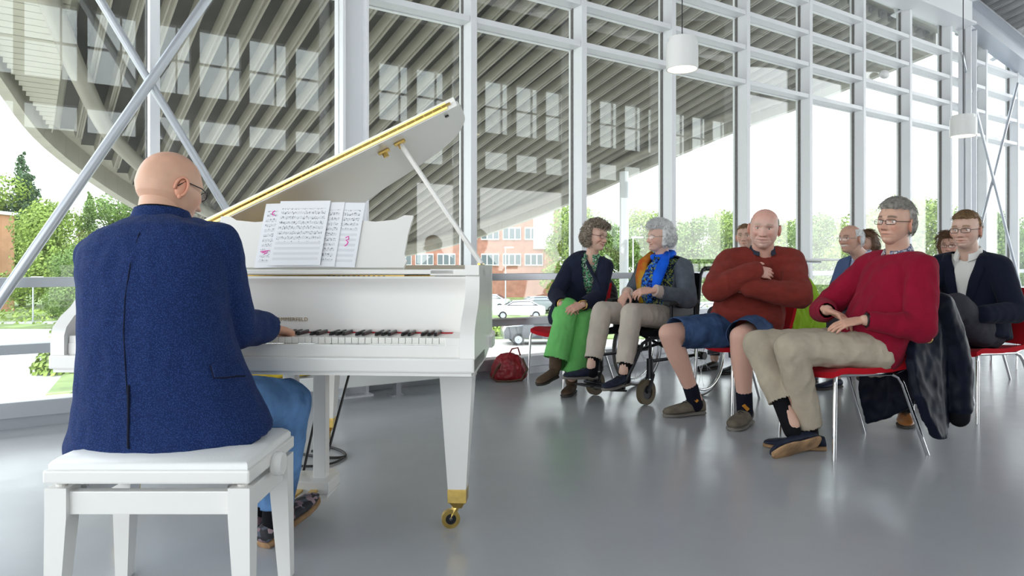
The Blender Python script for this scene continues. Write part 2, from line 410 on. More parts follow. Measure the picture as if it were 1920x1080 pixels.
def tree_mesh(kind, seed):
    rnd = random.Random(seed); vs = []; fs = []
    blobs = []
    if kind == 'conifer':
        for k in range(22):
            h = k/21; blobs.append((Vector((rnd.gauss(0, .2), rnd.gauss(0, .2), 2.5+h*13.5)), 3.3*(1-h)**.9+.12, .55 if h < .85 else 1.6))
    else:
        for k in range(22):
            a = rnd.uniform(0, 6.28); z = rnd.uniform(1.8, 10.8); r = rnd.uniform(0, 3.6)*(1.1-.06*abs(z-5))
            blobs.append((Vector((r*math.cos(a), r*math.sin(a), z)), rnd.uniform(1.5, 2.6)*(1.15-.05*abs(z-7)), .8))
    for (c, r, sq) in blobs:
        for k in range(int(330*r)):
            d = Vector((rnd.gauss(0, 1), rnd.gauss(0, 1), rnd.gauss(0, 1))).normalized()
            p = c+Vector((d.x*r, d.y*r, d.z*r*sq))*rnd.uniform(.6, 1.05)
            n = (d+Vector((rnd.gauss(0, .5), rnd.gauss(0, .5), rnd.gauss(0, .5)))).normalized(); a_ = n.orthogonal().normalized(); b_ = n.cross(a_)
            s_ = rnd.uniform(.09, .19); w_ = s_*rnd.uniform(.5, .9)
            o = len(vs); vs += [p+a_*s_, p+b_*w_+n*.04, p-a_*s_, p-b_*w_+n*.04]; fs.append((o, o+1, o+2, o+3))
    me = bpy.data.meshes.new('crown'); me.from_pydata([tuple(v) for v in vs], [], fs); return me
crowns = {('broad', 0): tree_mesh('broad', 1), ('broad', 1): tree_mesh('broad', 2), ('conifer', 0): tree_mesh('conifer', 3)}
trunk = MB().tube([(0, 0, -.2), (.05, 0, 3), (0, .1, 7), (0, 0, 9.5)], [.32, .26, .18, .05], 8).mesh('trunk')
trunk.materials.append(MATS['bark'])
def tree(px, Y, h, kind, m_, lab):
    x = (px-CX)/FPX*Y; s_ = h/(16.5 if kind[0] == 'conifer' else 12.5)
    t = empty('conifer' if kind[0] == 'conifer' else 'tree', lab, 'tree', 'trees beyond the road', loc=(x, Y, GZ), rz=px*.37); t.scale = (s_, s_, s_)
    if (kind, m_) not in crowns: crowns[(kind, m_)] = crowns[kind].copy(); crowns[(kind, m_)].materials.append(MATS[m_])
    me = crowns[(kind, m_)]
    link('crown', me, None, t); link('trunk', trunk, None, t)
tree(42, 72, 16.4, ('conifer', 0), 'leaf_c', 'tall dark conifer at the left edge beyond the road')
tree(168, 76, 12.6, ('conifer', 0), 'leaf_b', 'smaller pointed conifer under the canopy edge at the left')
for (px, Y, h, k, m_, lab) in (
    (-25, 70, 14.2, 0, 'leaf_a', 'light green tree cut by the left picture edge'),
    (100, 57, 10.2, 1, 'leaf_a', 'bright green broad tree right of the tall conifer'),
    (225, 72, 12.3, 0, 'leaf_b', 'mid green tree just left of the pianist'),
    (150, 48, 6.0, 1, 'leaf_b', 'low round tree in front of the left conifers'),
    (330, 88, 13, 1, 'leaf_a', 'tree directly behind the pianist head'),
    (1085, 84, 12.5, 1, 'leaf_a', 'tree right of the brick office building'),
    (1140, 70, 9.6, 0, 'leaf_b', 'tree left of the round outdoor column'),
    (1222, 76, 11, 1, 'leaf_a', 'tree right of the round outdoor column'),
    (1300, 66, 9.6, 0, 'leaf_b', 'tree between the wheelchair and the man in rust'),
    (1372, 84, 11.6, 1, 'leaf_a', 'tree left of the man in rust'),
    (1455, 80, 10.4, 0, 'leaf_a', 'tree right of the man in rust'),
    (1540, 66, 9.8, 1, 'leaf_b', 'tree behind the man with the moustache'),
    (1640, 52, 9.4, 0, 'leaf_a', 'tree behind the man in crimson'),
    (1730, 70, 12, 1, 'leaf_a', 'tree left of the far steel column'),
    (1850, 60, 10, 0, 'leaf_b', 'tree behind the thin crossing rods'),
    (1960, 66, 10, 1, 'leaf_a', 'tree at the right picture edge')):
    tree(px, Y, h, ('broad', k), m_, lab)
def shrub(px, Y, w_, h_, lab):
    rnd = random.Random(int(px)); vs = []; fs = []; x = (px-CX)/FPX*Y
    for k in range(420):
        d = Vector((rnd.gauss(0, 1), rnd.gauss(0, 1), abs(rnd.gauss(0, 1)))).normalized(); p = Vector((d.x*w_, d.y*w_*.6, d.z*h_))*rnd.uniform(.6, 1)
        n = (d+Vector((rnd.gauss(0, .6), rnd.gauss(0, .6), rnd.gauss(0, .6)))).normalized(); a_ = n.orthogonal().normalized()*.13; b_ = n.cross(a_)*.7
        o = len(vs); vs += [p+a_, p+b_, p-a_, p-b_]; fs.append((o, o+1, o+2, o+3))
    me = bpy.data.meshes.new('shrub'); me.from_pydata([tuple(v) for v in vs], [], fs); me.materials.append(MATS['leaf_a'])
    o = link('shrub', me, None); o.location = (x, Y, GZ+.1); tag(o, lab, 'shrub', 'shrubs along the verges')
shrub(112, 27, 1.1, 1.1, 'low shrub by the road left of the piano'); shrub(128, 40, 1.0, 1.4, 'small shrub further up the road on the left')
shrub(60, 51, 4.5, 1.1, 'long hedge across the road on the left'); shrub(928, 41, 1.2, .8, 'shrub by the parked cars right of the piano')
shrub(1330, 44, 2.5, 1.6, 'shrub seen beside the wheelchair handle'); shrub(1560, 50, 4, 1.5, 'hedge behind the moustached man')
# buildings
def building(nm, px0, px1, Y, depth, htop, rows, m_, lab, winw, gap, sign=None):
    x0, x1 = (px0-CX)/FPX*Y, (px1-CX)/FPX*Y
    b_ = empty(nm, lab, 'building', loc=(0, 0, 0))
    MB().box(((x0+x1)/2, Y+depth/2, (GZ+htop)/2), (x1-x0, depth, htop-GZ)).build('wall', m_, b_)
    MB().box(((x0+x1)/2, Y+depth/2, htop+.15), (x1-x0+.4, depth+.4, .3)).build('roof_edge', 'far_white', b_)
    for (z0, z1) in rows:
        x = x0+gap
        while x+winw < x1:
            w = MB().box((x+winw/2, Y-.03, (z0+z1)/2), (winw, .16, z1-z0)).build('window', 'far_white', b_)
            for k in range(3):
                pw = winw/3
                MB().box((x+pw*(k+.5), Y-.10, (z0+z1)/2), (pw*.8, .06, (z1-z0)*.8)).build('pane', 'far_glass', w)
            x += winw+gap
    if sign: MB().box(((sign[0]+sign[1])/2, Y-.12, (sign[2]+sign[3])/2), (sign[1]-sign[0], .2, sign[3]-sign[2])).build('sign_panel', 'far_white', b_)
Yb = 92
def bx_(px): return (px-CX)/FPX*Yb
building('office_building', 690, 1050, Yb, 14, 9.6, ((.9, 2.5), (4.3, 6.0)), 'brick_far', 'red brick office building with white windows beyond the car park', 2.4, .5, (bx_(1000), bx_(1038), 3.1, 8.2))
mat('brick_orange', (.50, .25, .14), .85, var=.1, vscale=1)
building('brick_block', -260, -18, 62, 3, 5.6, ((-1.2, .4), (2.2, 3.8)), 'brick_orange', 'orange brick block at the left picture edge', 1.6, .8)
# cars
mat('car_white', (.78, .79, .8), .25, coat=.8); mat('car_dark', (.05, .055, .065), .25, coat=.8); mat('car_grey', (.30, .32, .35), .25, .3, coat=.8); mat('car_glass', (.03, .035, .04), .05)
def car(px, Y, rz, m_, lab):
    x = (px-CX)/FPX*Y; c = empty('car', lab, 'car', 'parked cars', loc=(x, Y, GZ+.05), rz=rz)
    prof = [(-2.05, .35), (-2.08, .75), (-1.95, .98), (-1.1, 1.05), (-.45, 1.42), (.9, 1.46), (1.65, 1.05), (2.02, .98), (2.08, .6), (2.0, .32)]
    def ring(y, k, zk): return [Vector((px_*k, y, z if z < 1.0 else 1.0+(z-1.0)*zk)) for px_, z in prof]
    MB().loft([ring(-.86, .97, .0), ring(-.84, .99, .6), ring(-.68, 1, 1), ring(.68, 1, 1), ring(.84, .99, .6), ring(.86, .97, .0)]).build('body', m_, c, smooth=35)
    gp = [(-1.02, 1.07), (-.45, 1.38), (.85, 1.41), (1.5, 1.07)]
    for s_ in (-1, 1):
        MB().loft([[Vector((a, s_*(.845 if z < 1.2 else .74), z)) for a, z in gp], [Vector((a, s_*(.865 if z < 1.2 else .76), z)) for a, z in gp]]).build('side_window', 'car_glass', c)
        for wx in (-1.3, 1.3):
            w = MB().disc((wx, s_*.8, .31), (0, 1, 0), .2, .31, .2, 20).build('wheel', 'rubber', c); MB().disc((wx, s_*.83, .31), (0, 1, 0), .02, .2, .16, 16).build('hubcap', 'alu', w)
    for xs, z0 in ((-.8, 1), (1.25, 1)):
        pass
    MB().add([(-1.09, -.62, 1.075), (-1.09, .62, 1.075), (-.49, .58, 1.41), (-.49, -.58, 1.41)], [(0, 1, 2, 3)]).build('windscreen', 'car_glass', c)
    MB().add([(1.64, -.62, 1.09), (1.64, .62, 1.09), (.96, .58, 1.45), (.96, -.58, 1.45)], [(0, 1, 2, 3)]).build('rear_window', 'car_glass', c)
car(1012, 37.5, R(8), 'car_dark', 'dark hatchback nearest the window beside the woman in green'); car(972, 55, R(5), 'car_white', 'white car in the middle of the car park')
car(1003, 62, R(12), 'car_grey', 'grey car behind the white one'); car(915, 66, R(-10), 'car_white', 'white car just right of the piano')
car(1320, 52, R(20), 'car_white', 'white car seen past the wheelchair'); car(1262, 58, R(0), 'car_grey', 'grey car seen past the wheelchair'); car(1475, 56, R(10), 'car_white', 'white car seen past the man in rust')
def lamp_post(px, Y, h, lab):
    x = (px-CX)/FPX*Y; c = empty('lamp_post', lab, 'lamp post', loc=(x, Y, GZ)); MB().tube([(0, 0, 0), (0, 0, h)], [.07, .045], 8).build('pole', 'alu', c); MB().box((.3, 0, h), (.8, .25, .1), bev=.03).build('lamp_head', 'far_white', c)
lamp_post(948, 60, 5.8, 'street lamp in front of the brick office building'); lamp_post(62, 50, 3.4, 'street lamp beside the orange brick block'); lamp_post(1187, 48, 6.2, 'street lamp right of the round outdoor column')
# pendant lamps
mat('lamp_glow', (1, .95, .85), .5, emit=((1, .86, .62), 2.2))
def pendant(px, py, Y, r, h, lab):
    c = at(px, py, Y); e = empty('pendant_lamp', lab, 'lamp', 'pendant lamps', loc=c)
    MB().loft([[Vector((rr*math.cos(a), rr*math.sin(a), z)) for a in [2*math.pi*k/32 for k in range(32)]] for rr, z in ((r*.05, h*.52), (r*.86, h*.5), (r*.88, h*.34), (r, h*.33), (r, -h*.5), (r*.93, -h*.5), (r*.92, -h*.40))], cap=True).build('shade', 'white_paint', e, smooth=30)
    MB().loft([[Vector((rr*math.cos(a), rr*math.sin(a), z)) for a in [2*math.pi*k/24 for k in range(24)]] for rr, z in ((r*.9, -h*.42), (r*.9, -h*.44))]).build('diffuser', 'lamp_glow', e)
    MB().tube([(0, 0, h*.5), (0, 0, 7.3-c.z-.5)], .004, 6).build('cord', 'dark_metal', e)
pendant(1279, 101, 5.2, .118, .235, 'white drum pendant lamp above the woman in the wheelchair')
pendant(1806, 236, 6.6, .112, .2, 'white drum pendant lamp in front of the far column')
# ------------------------------------------------------------------ grand piano (local u right, v deep, z up)
TH = R(-3.7)
pn = empty('grand_piano', 'white grand piano with raised lid and gold hinge', 'piano', loc=(-.125, 2.31, 0), rz=TH)
def pw(u, v, z): return Vector((-.125, 2.31, 0))+rotz(TH) @ Vector((u, v, z))
PW = 'piano_white'
MB().box((-.74, .16, .644), (1.48, .34, .048), bev=.006).box((-.74, .16, .615), (1.46, .32, .014)).build('keybed', PW, pn)
MB().box((-.74, .032, .688), (1.378, .03, .042), bev=.004).build('key_slip', PW, pn)
K1, KW = -.105, .0235
for i in range(52):
    u = K1-1.222+KW*(i+.5)
    MB().box((u, .135, .719), (KW-.0012, .155, .022), bev=.0015).build('white_key', 'key_white', pn)
bk = MB().box((0, 0, 0), (.0115, .10, .013), bev=.002)
bk.v = [(x*(1 if z < 0 else .82), y-(.006 if (z > 0 and y < 0) else 0)*-1, z) for x, y, z in bk.v]; bkm = bk.mesh('black_key'); bkm.materials.append(MATS['key_black'])
for i in range(51):
    if i % 7 in (0, 2, 3, 5, 6):
        o = link('black_key', bkm, None, pn); o.location = (K1-1.222+KW*(i+1), .165, .7365)
MB().box((-.716, .216, .731), (1.222, .006, .006)).build('key_felt', 'felt_red', pn)
MB().box((-.0775, .12, .706), (.052, .2, .055), bev=.004).build('key_block', PW, pn)
MB().box((-1.378, .12, .706), (.10, .2, .055), bev=.004).build('key_block', PW, pn)
fbp = [(.222, .722), (.222, .75), (.226, .80), (.232, .86), (.235, .905), (.228, .918), (.222, .93), (.226, .938), (.245, .938), (.255, .92), (.255, .722)]
MB().loft([[Vector((u, v, z)) for v, z in fbp] for u in (-1.43, -.052)]).build('fallboard', PW, pn, smooth=40)
ap = [(.0, .62), (.0, .735), (.012, .765), (.05, .80), (.10, .83), (.135, .865), (.148, .90), (.15, .94), (.135, .945), (.135, .98), (.56, .98), (.56, .655), (.36, .62)]
for u0 in (-.05, -1.48):
    MB().loft([[Vector((u0, v, z)) for v, z in ap], [Vector((u0+.05, v, z)) for v, z in ap]]).build('arm', PW, pn, smooth=35)
outl = bez([(0, .5, 0), (0, .62, 0), (-.025, .80, 0), (-.13, 1.02, 0), (-.36, 1.2, 0), (-.6, 1.33, 0), (-.8, 1.5, 0), (-.95, 1.68, 0), (-1.12, 1.77, 0), (-1.3, 1.76, 0), (-1.43, 1.68, 0), (-1.48, 1.52, 0), (-1.48, .5, 0)], 5)
def inset(path, k):
    out = []
    for i, p in enumerate(path):
        t = (path[min(i+1, len(path)-1)]-path[max(i-1, 0)]).normalized(); out.append(p+Vector((-t.y, t.x, 0))*k)
    return out
inn = inset(outl, .05); mid = inset(outl, -.012)
MB().loft([[a+Vector((0, 0, .67)), a+Vector((0, 0, .98)), b_+Vector((0, 0, .98)), b_+Vector((0, 0, .67))] for a, b_ in zip(outl, inn)]).build('rim', PW, pn, smooth=40)
MB().loft([[a+Vector((0, 0, .645)), a+Vector((0, 0, .69)), b_+Vector((0, 0, .69)), b_+Vector((0, 0, .645))] for a, b_ in zip(mid, inn)]).build('rim_moulding', PW, pn, smooth=40)
bp_ = [(p.x, p.y) for p in inset(outl, .03)]
MB().prism(bp_, .012, Matrix.Translation((0, 0, .74))).build('soundboard', 'brass', pn)
bp_ = [(p.x, p.y) for p in inset(outl, .06)]
MB().prism(bp_+[(-1.40, .38), (-.06, .38)], .012, Matrix.Translation((0, 0, .885))).build('iron_plate', 'gold', pn)
MB().box((-.80, .41, .915), (1.2, .07, .05)).build('pin_block', 'gold', pn)
MB().box((-.19, .40, .92), (.26, .05, .045)).build('damper_rail', 'black', pn)
for k in range(12): MB().tube([(-.62+.02*k, .372, .898), (-.62+.02*k, .372, .938)], .004, 6).build('tuning_pin', 'dark_metal', pn)
MB().box((-.76, .37, .954), (1.30, .20, .018), bev=.003).box((-.10, .30, .952), (.2, .06, .026), bev=.003).build('music_shelf', PW, pn)
# music desk, leaning back
LEAN = R(27); DM = Matrix.Translation((-.708, .385, .964)) @ Matrix.Rotation(R(90)-LEAN, 4, 'X')
dk = [(-.385, 0), (-.395, .03), (-.383, .06), (-.388, .15), (-.402, .236), (-.365, .238), (-.33, .217), (-.25, .208), (-.16, .217), (-.07, .236), (.07, .236), (.16, .217), (.25, .208), (.33, .217), (.365, .238), (.402, .236), (.388, .15), (.383, .06), (.395, .03), (.385, 0)]
MB().prism(dk, .014, DM).build('music_desk', PW, pn)
# lid
AL = R(25.3); LM = Matrix.Translation((-1.485, 0, .985)) @ Matrix.Rotation(-AL, 4, 'Y')
lo = [(p.x+1.485+.008, p.y+.005) for p in inset(outl, -.015)]
lo = [(x, y) for x, y in lo if y >= .5]
MB().prism([(1.5, .49)]+lo+[(0, .49)], .02, LM).build('lid', PW, pn)
MB().prism([(.0, .495), (1.5, .495), (1.5, .62), (1.47, .86), (.0, .93)], .018, LM @ Matrix.Translation((0, 0, .022))).build('lid_flap', PW, pn)
hg = MB(); hg.box((.74, .488, .018), (1.44, .006, .026)); 
for k in range(36): hg.tube([(.04+k*.04, .485, .020), (.0785+k*.04, .485, .020)], .0055, 8)
hg.v = [tuple(LM @ Vector(v)) for v in hg.v]; hg.build('lid_hinge', 'gold', pn)
top = LM @ Vector((1.21, .60, -.01)); st = MB().tube([(-.028, .47, .985), tuple(top)], [.011, .011], 8); st.build('prop_stick', PW, pn)
for (p_, q_) in ((1.21, .60), (1.13, .62)):
    g = MB().box((p_, q_, -.006), (.05, .03, .012), bev=.003).tube([(p_, q_, -.03), (p_, q_, 0)], .012, 10); g.v = [tuple(LM @ Vector(v)) for v in g.v]; g.build('prop_cup', 'brass', pn)
g = MB().tube([(1.44, .56, -.006), (1.44, .56, .001)], .009, 10); g.v = [tuple(LM @ Vector(v)) for v in g.v]; g.build('lid_buffer', 'dark_metal', pn)
MB().tube([(-.036, .45, .983), (-.036, .62, .983)], .006, 8).build('prop_rail', 'brass', pn)
# legs with casters
def leg(u, v, yaw):
    def sq(h, z): return [Vector((u+a*h, v+b_*h, z)) for a, b_ in ((-1, -1), (1, -1), (1, 1), (-1, 1))]
    l = MB().loft([sq(.085, .62), sq(.085, .605), sq(.074, .59), sq(.066, .575), sq(.060, .57), sq(.033, .135)]).build('leg', PW, pn)
    MB().loft([sq(.035, .15), sq(.035, .145), sq(.034, .10), sq(.026, .095), sq(.015, .075)]).build('ferrule', 'brass', l)
    dx, dy = math.cos(yaw)*.028, math.sin(yaw)*.028
    MB().tube([(u, v, .09), (u+dx*.4, v+dy*.4, .07), (u+dx, v+dy, .038)], [.012, .014, .009], 8).build('caster_fork', 'brass', l)
    ax = Vector((-dy, dx, 0)).normalized()
    w = MB().disc((u+dx, v+dy, .034), ax, .006, .034, .018, 20); w.build('caster_wheel', 'dark_metal', l)
    MB().disc((u+dx, v+dy, .034), ax, .02, .0345, .022, 20).build('caster_tread', 'brass', l)
leg(-.095, .28, R(195)); leg(-1.385, .28, R(160)); leg(-.97, 1.42, R(280))
# lyre
for du in (-.062, .062): MB().box((-.735+du, .44, .375), (.052, .05, .50), bev=.004).build('lyre_post', PW, pn)
MB().box((-.735, .44, .6), (.26, .12, .04), bev=.004).build('lyre_block', PW, pn)
MB().box((-.735, .44, .105), (.235, .15, .05), bev=.006).box((-.735, .44, .072), (.22, .135, .02), bev=.004).build('lyre_box', PW, pn)
for du in (-.06, 0, .06): MB().box((-.735+du, .32, .095), (.03, .14, .01), bev=.003).build('pedal', 'gold', pn)
for du in (-.04, .04): MB().tube([(-.735+du, .5, .1), (-.735+du*1.6, .95, .62)], .006, 6).build('lyre_brace', 'dark_metal', pn)
# maker's lettering
fc = bpy.data.curves.new('lettering', 'FONT'); fc.body = 'SOMMERFELD'; fc.size = .0195; fc.extrude = .0004; fc.space_character = 1.12; fc.align_x = 'RIGHT'
to = bpy.data.objects.new('tmp', fc); C.objects.link(to); dg = bpy.context.evaluated_depsgraph_get(); dg.update()
tm = bpy.data.meshes.new_from_object(to.evaluated_get(dg)); bpy.data.objects.remove(to)
mat('lettering_gold', (.42, .30, .13), .35, .6)
lt = link('lettering', tm, 'lettering_gold', pn); lt.rotation_euler = (R(88), 0, 0); lt.location = (-.648, .2218, .772)
# ------------------------------------------------------------------ sheet music
def sheet_material(nm, seed, fill):
    m = bpy.data.materials.new(nm); m.use_nodes = True; MATS[nm] = m; nt = m.node_tree; b = nt.nodes['Principled BSDF']; b.inputs['Roughness'].default_value = .7
    N = nt.nodes.new; L = nt.links.new
    tc = N('ShaderNodeTexCoord'); sx = N('ShaderNodeSeparateXYZ'); L(tc.outputs['Object'], sx.inputs[0])
    def mth(op, a, b_=None, c=None):
        n = N('ShaderNodeMath'); n.operation = op
        for i, q in enumerate((a, b_, c)):
            if q is None: continue
            if isinstance(q, (int, float)): n.inputs[i].default_value = q
            else: L(q, n.inputs[i])
        return n.outputs[0]
    y = sx.outputs['Y']; x = sx.outputs['X']
    t = mth('FRACT', mth('MULTIPLY', y, 1/.0235)); staff = mth('LESS_THAN', t, .5)
    ln = mth('LESS_THAN', mth('FRACT', mth('MULTIPLY', t, 10.0)), .24)
    inx = mth('LESS_THAN', mth('ABSOLUTE', x), .092); iny = mth('MULTIPLY', mth('GREATER_THAN', y, .018), mth('LESS_THAN', y, .262))
    lines = mth('MULTIPLY', mth('MULTIPLY', mth('MULTIPLY', ln, staff), mth('MULTIPLY', inx, iny)), .55)
    nz = N('ShaderNodeTexNoise'); nz.noise_dimensions = '4D'; nz.inputs['W'].default_value = seed; nz.inputs['Scale'].default_value = 210; nz.inputs['Detail'].default_value = 2
    mp = N('ShaderNodeMapping'); mp.inputs['Scale'].default_value = (1, .55, 1); L(tc.outputs['Object'], mp.inputs[0]); L(mp.outputs[0], nz.inputs['Vector'])
    t2 = mth('FRACT', mth('ADD', mth('MULTIPLY', y, 1/.0235), .12)); near = mth('LESS_THAN', t2, .72)
    notes = mth('MULTIPLY', mth('MULTIPLY', mth('GREATER_THAN', nz.outputs['Fac'], .585), near), mth('MULTIPLY', mth('MULTIPLY', inx, iny), mth('GREATER_THAN', y, fill)))
    ink = mth('MAXIMUM', lines, mth('MULTIPLY', notes, .85))
    mxn = N('ShaderNodeMixRGB'); mxn.inputs[1].default_value = (.84, .84, .87, 1); mxn.inputs[2].default_value = (.04, .04, .06, 1); L(ink, mxn.inputs[0]); L(mxn.outputs[0], b.inputs['Base Color'])
sheet_material('print_a', 1.3, .03); sheet_material('print_b', 4.1, .105); sheet_material('print_c', 8.8, .17); sheet_material('print_d', 2.2, .03)
mat('pink_ink', (.85, .05, .45), .6)
for (uc, lift, dz, rot, pm, lab) in ((-.815, .016, 0, 1.5, 'print_a', 'leftmost music sheet with two pink pen marks'), (-.62, .0185, .0, -1, 'print_c', 'rightmost music sheet with one pink figure'), (-.700, .021, 0, 0, 'print_d', 'music sheet mostly hidden between the middle and right sheets'), (-.757, .025, .004, .3, 'print_b', 'handwritten music sheet in front of the others')):
    me = MB().box((0, .1485, 0), (.21, .297, .0012)).mesh('sheet_music')
    s_ = link('sheet_music', me, pm); tag(s_, lab, 'sheet music', 'music sheets on the piano desk')
    M_ = Matrix.Translation((-.125, 2.31, 0)) @ Matrix.Rotation(TH, 4, 'Z') @ Matrix.Translation((uc, .385, .964+dz)) @ Matrix.Rotation(R(90)-LEAN, 4, 'X') @ Matrix.Translation((0, 0, lift)) @ Matrix.Rotation(R(rot), 4, 'Z')
    s_.matrix_world = M_
    if pm == 'print_a':
        MB().tube([(-.062, .262, .001), (-.071, .254, .001), (-.069, .243, .001), (-.06, .240, .001)], .0022, 6).build('pen_mark', 'pink_ink', s_)
        MB().tube([(-.09, .072, .001), (-.055, .076, .001), (-.085, .066, .001), (-.06, .066, .001), (-.075, .06, .001)], .002, 6).build('pen_mark', 'pink_ink', s_)
    if pm == 'print_c':
        MB().tube([(.048, .132, .001), (.06, .138, .001), (.062, .125, .001), (.052, .12, .001), (.062, .112, .001), (.058, .1, .001), (.05, .094, .001)], .0022, 6).build('pen_mark', 'pink_ink', s_)
# ------------------------------------------------------------------ bench
bn = empty('piano_bench', 'white adjustable piano bench with padded top', 'bench', loc=(-.967, 1.83, 0))
mb = MB(); rings = []
for (k, z) in ((.0, .436), (.0, .45), (.006, .458), (.02, .468), (.06, .476), (.12, .48)):
    rings.append([Vector((x, y, z)) for x, y in ((-.265+k, .01+k), (.265-k, .01+k), (.265-k, .37-k), (-.265+k, .37-k))])
MB().loft(rings).build('cushion', 'vinyl_white', bn, smooth=50)
MB().box((0, .19, .419), (.547, .38, .036), bev=.006).build('seat_board', 'piano_white', bn)
for x in (-1, 1):
    for y in (.035, .345):
        def sq(h, z, sx=0, sy=0): return [Vector((x*.243+a*h+sx*x, y+b_*h+sy, z)) for a, b_ in ((-1, -1), (1, -1), (1, 1), (-1, 1))]
        sy = -.012 if y < .1 else .012
        MB().loft([sq(.029, .388), sq(.029, .31), sq(.019, 0, .012, sy)]).build('leg', 'piano_white', bn)
        MB().tube([(x*.243, y, .386), (x*.243, y, .394)], .014, 12).build('screw_cap', 'piano_white', bn)
for y in (.035, .345): MB().box((0, y, .345), (.44, .03, .062), bev=.003).build('apron', 'piano_white', bn)
for x in (-.243, .243): MB().box((x, .19, .345), (.03, .27, .062), bev=.003).build('apron', 'piano_white', bn)
for x in (-.2, .2):
    MB().tube([(x, .06, .375), (x*.96, .32, .405)], .009, 8).build('lift_arm', 'chrome', bn); MB().tube([(x, .32, .375), (x*.96, .06, .405)], .009, 8).build('lift_arm', 'chrome', bn)
MB().tube([(-.2, .19, .388), (.285, .19, .388)], .008, 8).build('spindle', 'chrome', bn)
for sx in (1,): MB().loft([[Vector((x_, .19+r*math.cos(a), .402+r*math.sin(a))) for a in [2*math.pi*k/24 for k in range(24)]] for x_, r in ((.272, .03), (.278, .035), (.296, .035), (.302, .03))]).build('knob', 'piano_white', bn, smooth=40)
MB().loft([[Vector((-x_, .19+r*math.cos(a), .402+r*math.sin(a))) for a in [2*math.pi*k/24 for k in range(24)]] for x_, r in ((.272, .03), (.278, .035), (.296, .035), (.302, .03))]).build('knob', 'piano_white', bn, smooth=40)
# ------------------------------------------------------------------ red stacking chairs
def chair(x, y, rz, lab):
    """local: faces +x; seat 0.45"""
    c = empty('stacking_chair', lab, 'chair', 'red stacking chairs', loc=(x, y, 0), rz=rz)
    def grid(fn, nu, nv, th):
        vs = []; 
        for side in (0, 1):
            for i in range(nu+1):
                for j in range(nv+1): vs.append(fn(i/nu, j/nv, side*th))
        n = (nu+1)*(nv+1); fs = []
        for i in range(nu):
            for j in range(nv):
                a = i*(nv+1)+j; q = (a, a+nv+1, a+nv+2, a+1); fs.append(q); fs.append(tuple(k+n for k in reversed(q)))
        for i in range(nu):
            for j in (0, nv): a = i*(nv+1)+j; fs.append((a, a+n, a+n+nv+1, a+nv+1))
        for j in range(nv):
            for i in (0, nu): a = i*(nv+1)+j; fs.append((a, a+1, a+n+1, a+n))
        return vs, fs
    def seat(a, b_, t):
        X = -.21+.44*a; Yw = (b_-.5)*(.44-.05*(1-a)); z = .452+.012*math.cos((b_-.5)*3)*0-.018*math.sin(a*3.14)+.02*abs(b_-.5)*2*abs(b_-.5)*2-(.03*max(0, a-.8)/.2*(a-.8)/.2)
        return Vector((X, Yw, z-t))
    MB().add(*grid(seat, 10, 8, .03)).build('seat', 'red_fabric', c, smooth=50)
    def back(a, b_, t):
        z = .47+.36*a; Yw = (b_-.5)*(.40+.03*math.sin(a*3.14)); X = -.215-.10*a+.05*(1-math.cos((b_-.5)*2.2)); 
        return Vector((X-t, Yw, z))
    MB().add(*grid(back, 10, 8, .022)).build('backrest', 'red_fabric', c, smooth=50)
    for s_ in (-1, 1):
        MB().tube([(.205, s_*.20, .425), (.222, s_*.215, .41), (.228, s_*.222, .38), (.245, s_*.235, .0)], .0105, 10).build('leg', 'chrome', c, smooth=40)
        MB().tube([(-.12, s_*.195, .42), (-.15, s_*.205, .405), (-.17, s_*.212, .37), (-.30, s_*.235, .0)], .0105, 10).build('leg', 'chrome', c, smooth=40)
        MB().tube([(.205, s_*.20, .425), (-.12, s_*.195, .42), (-.2, s_*.18, .44), (-.245, s_*.17, .52)], .0105, 10).build('side_rail', 'chrome', c, smooth=40)
    MB().tube([(-.05, -.2, .418), (-.05, .2, .418)], .0095, 8).build('cross_bar', 'chrome', c)
    return c
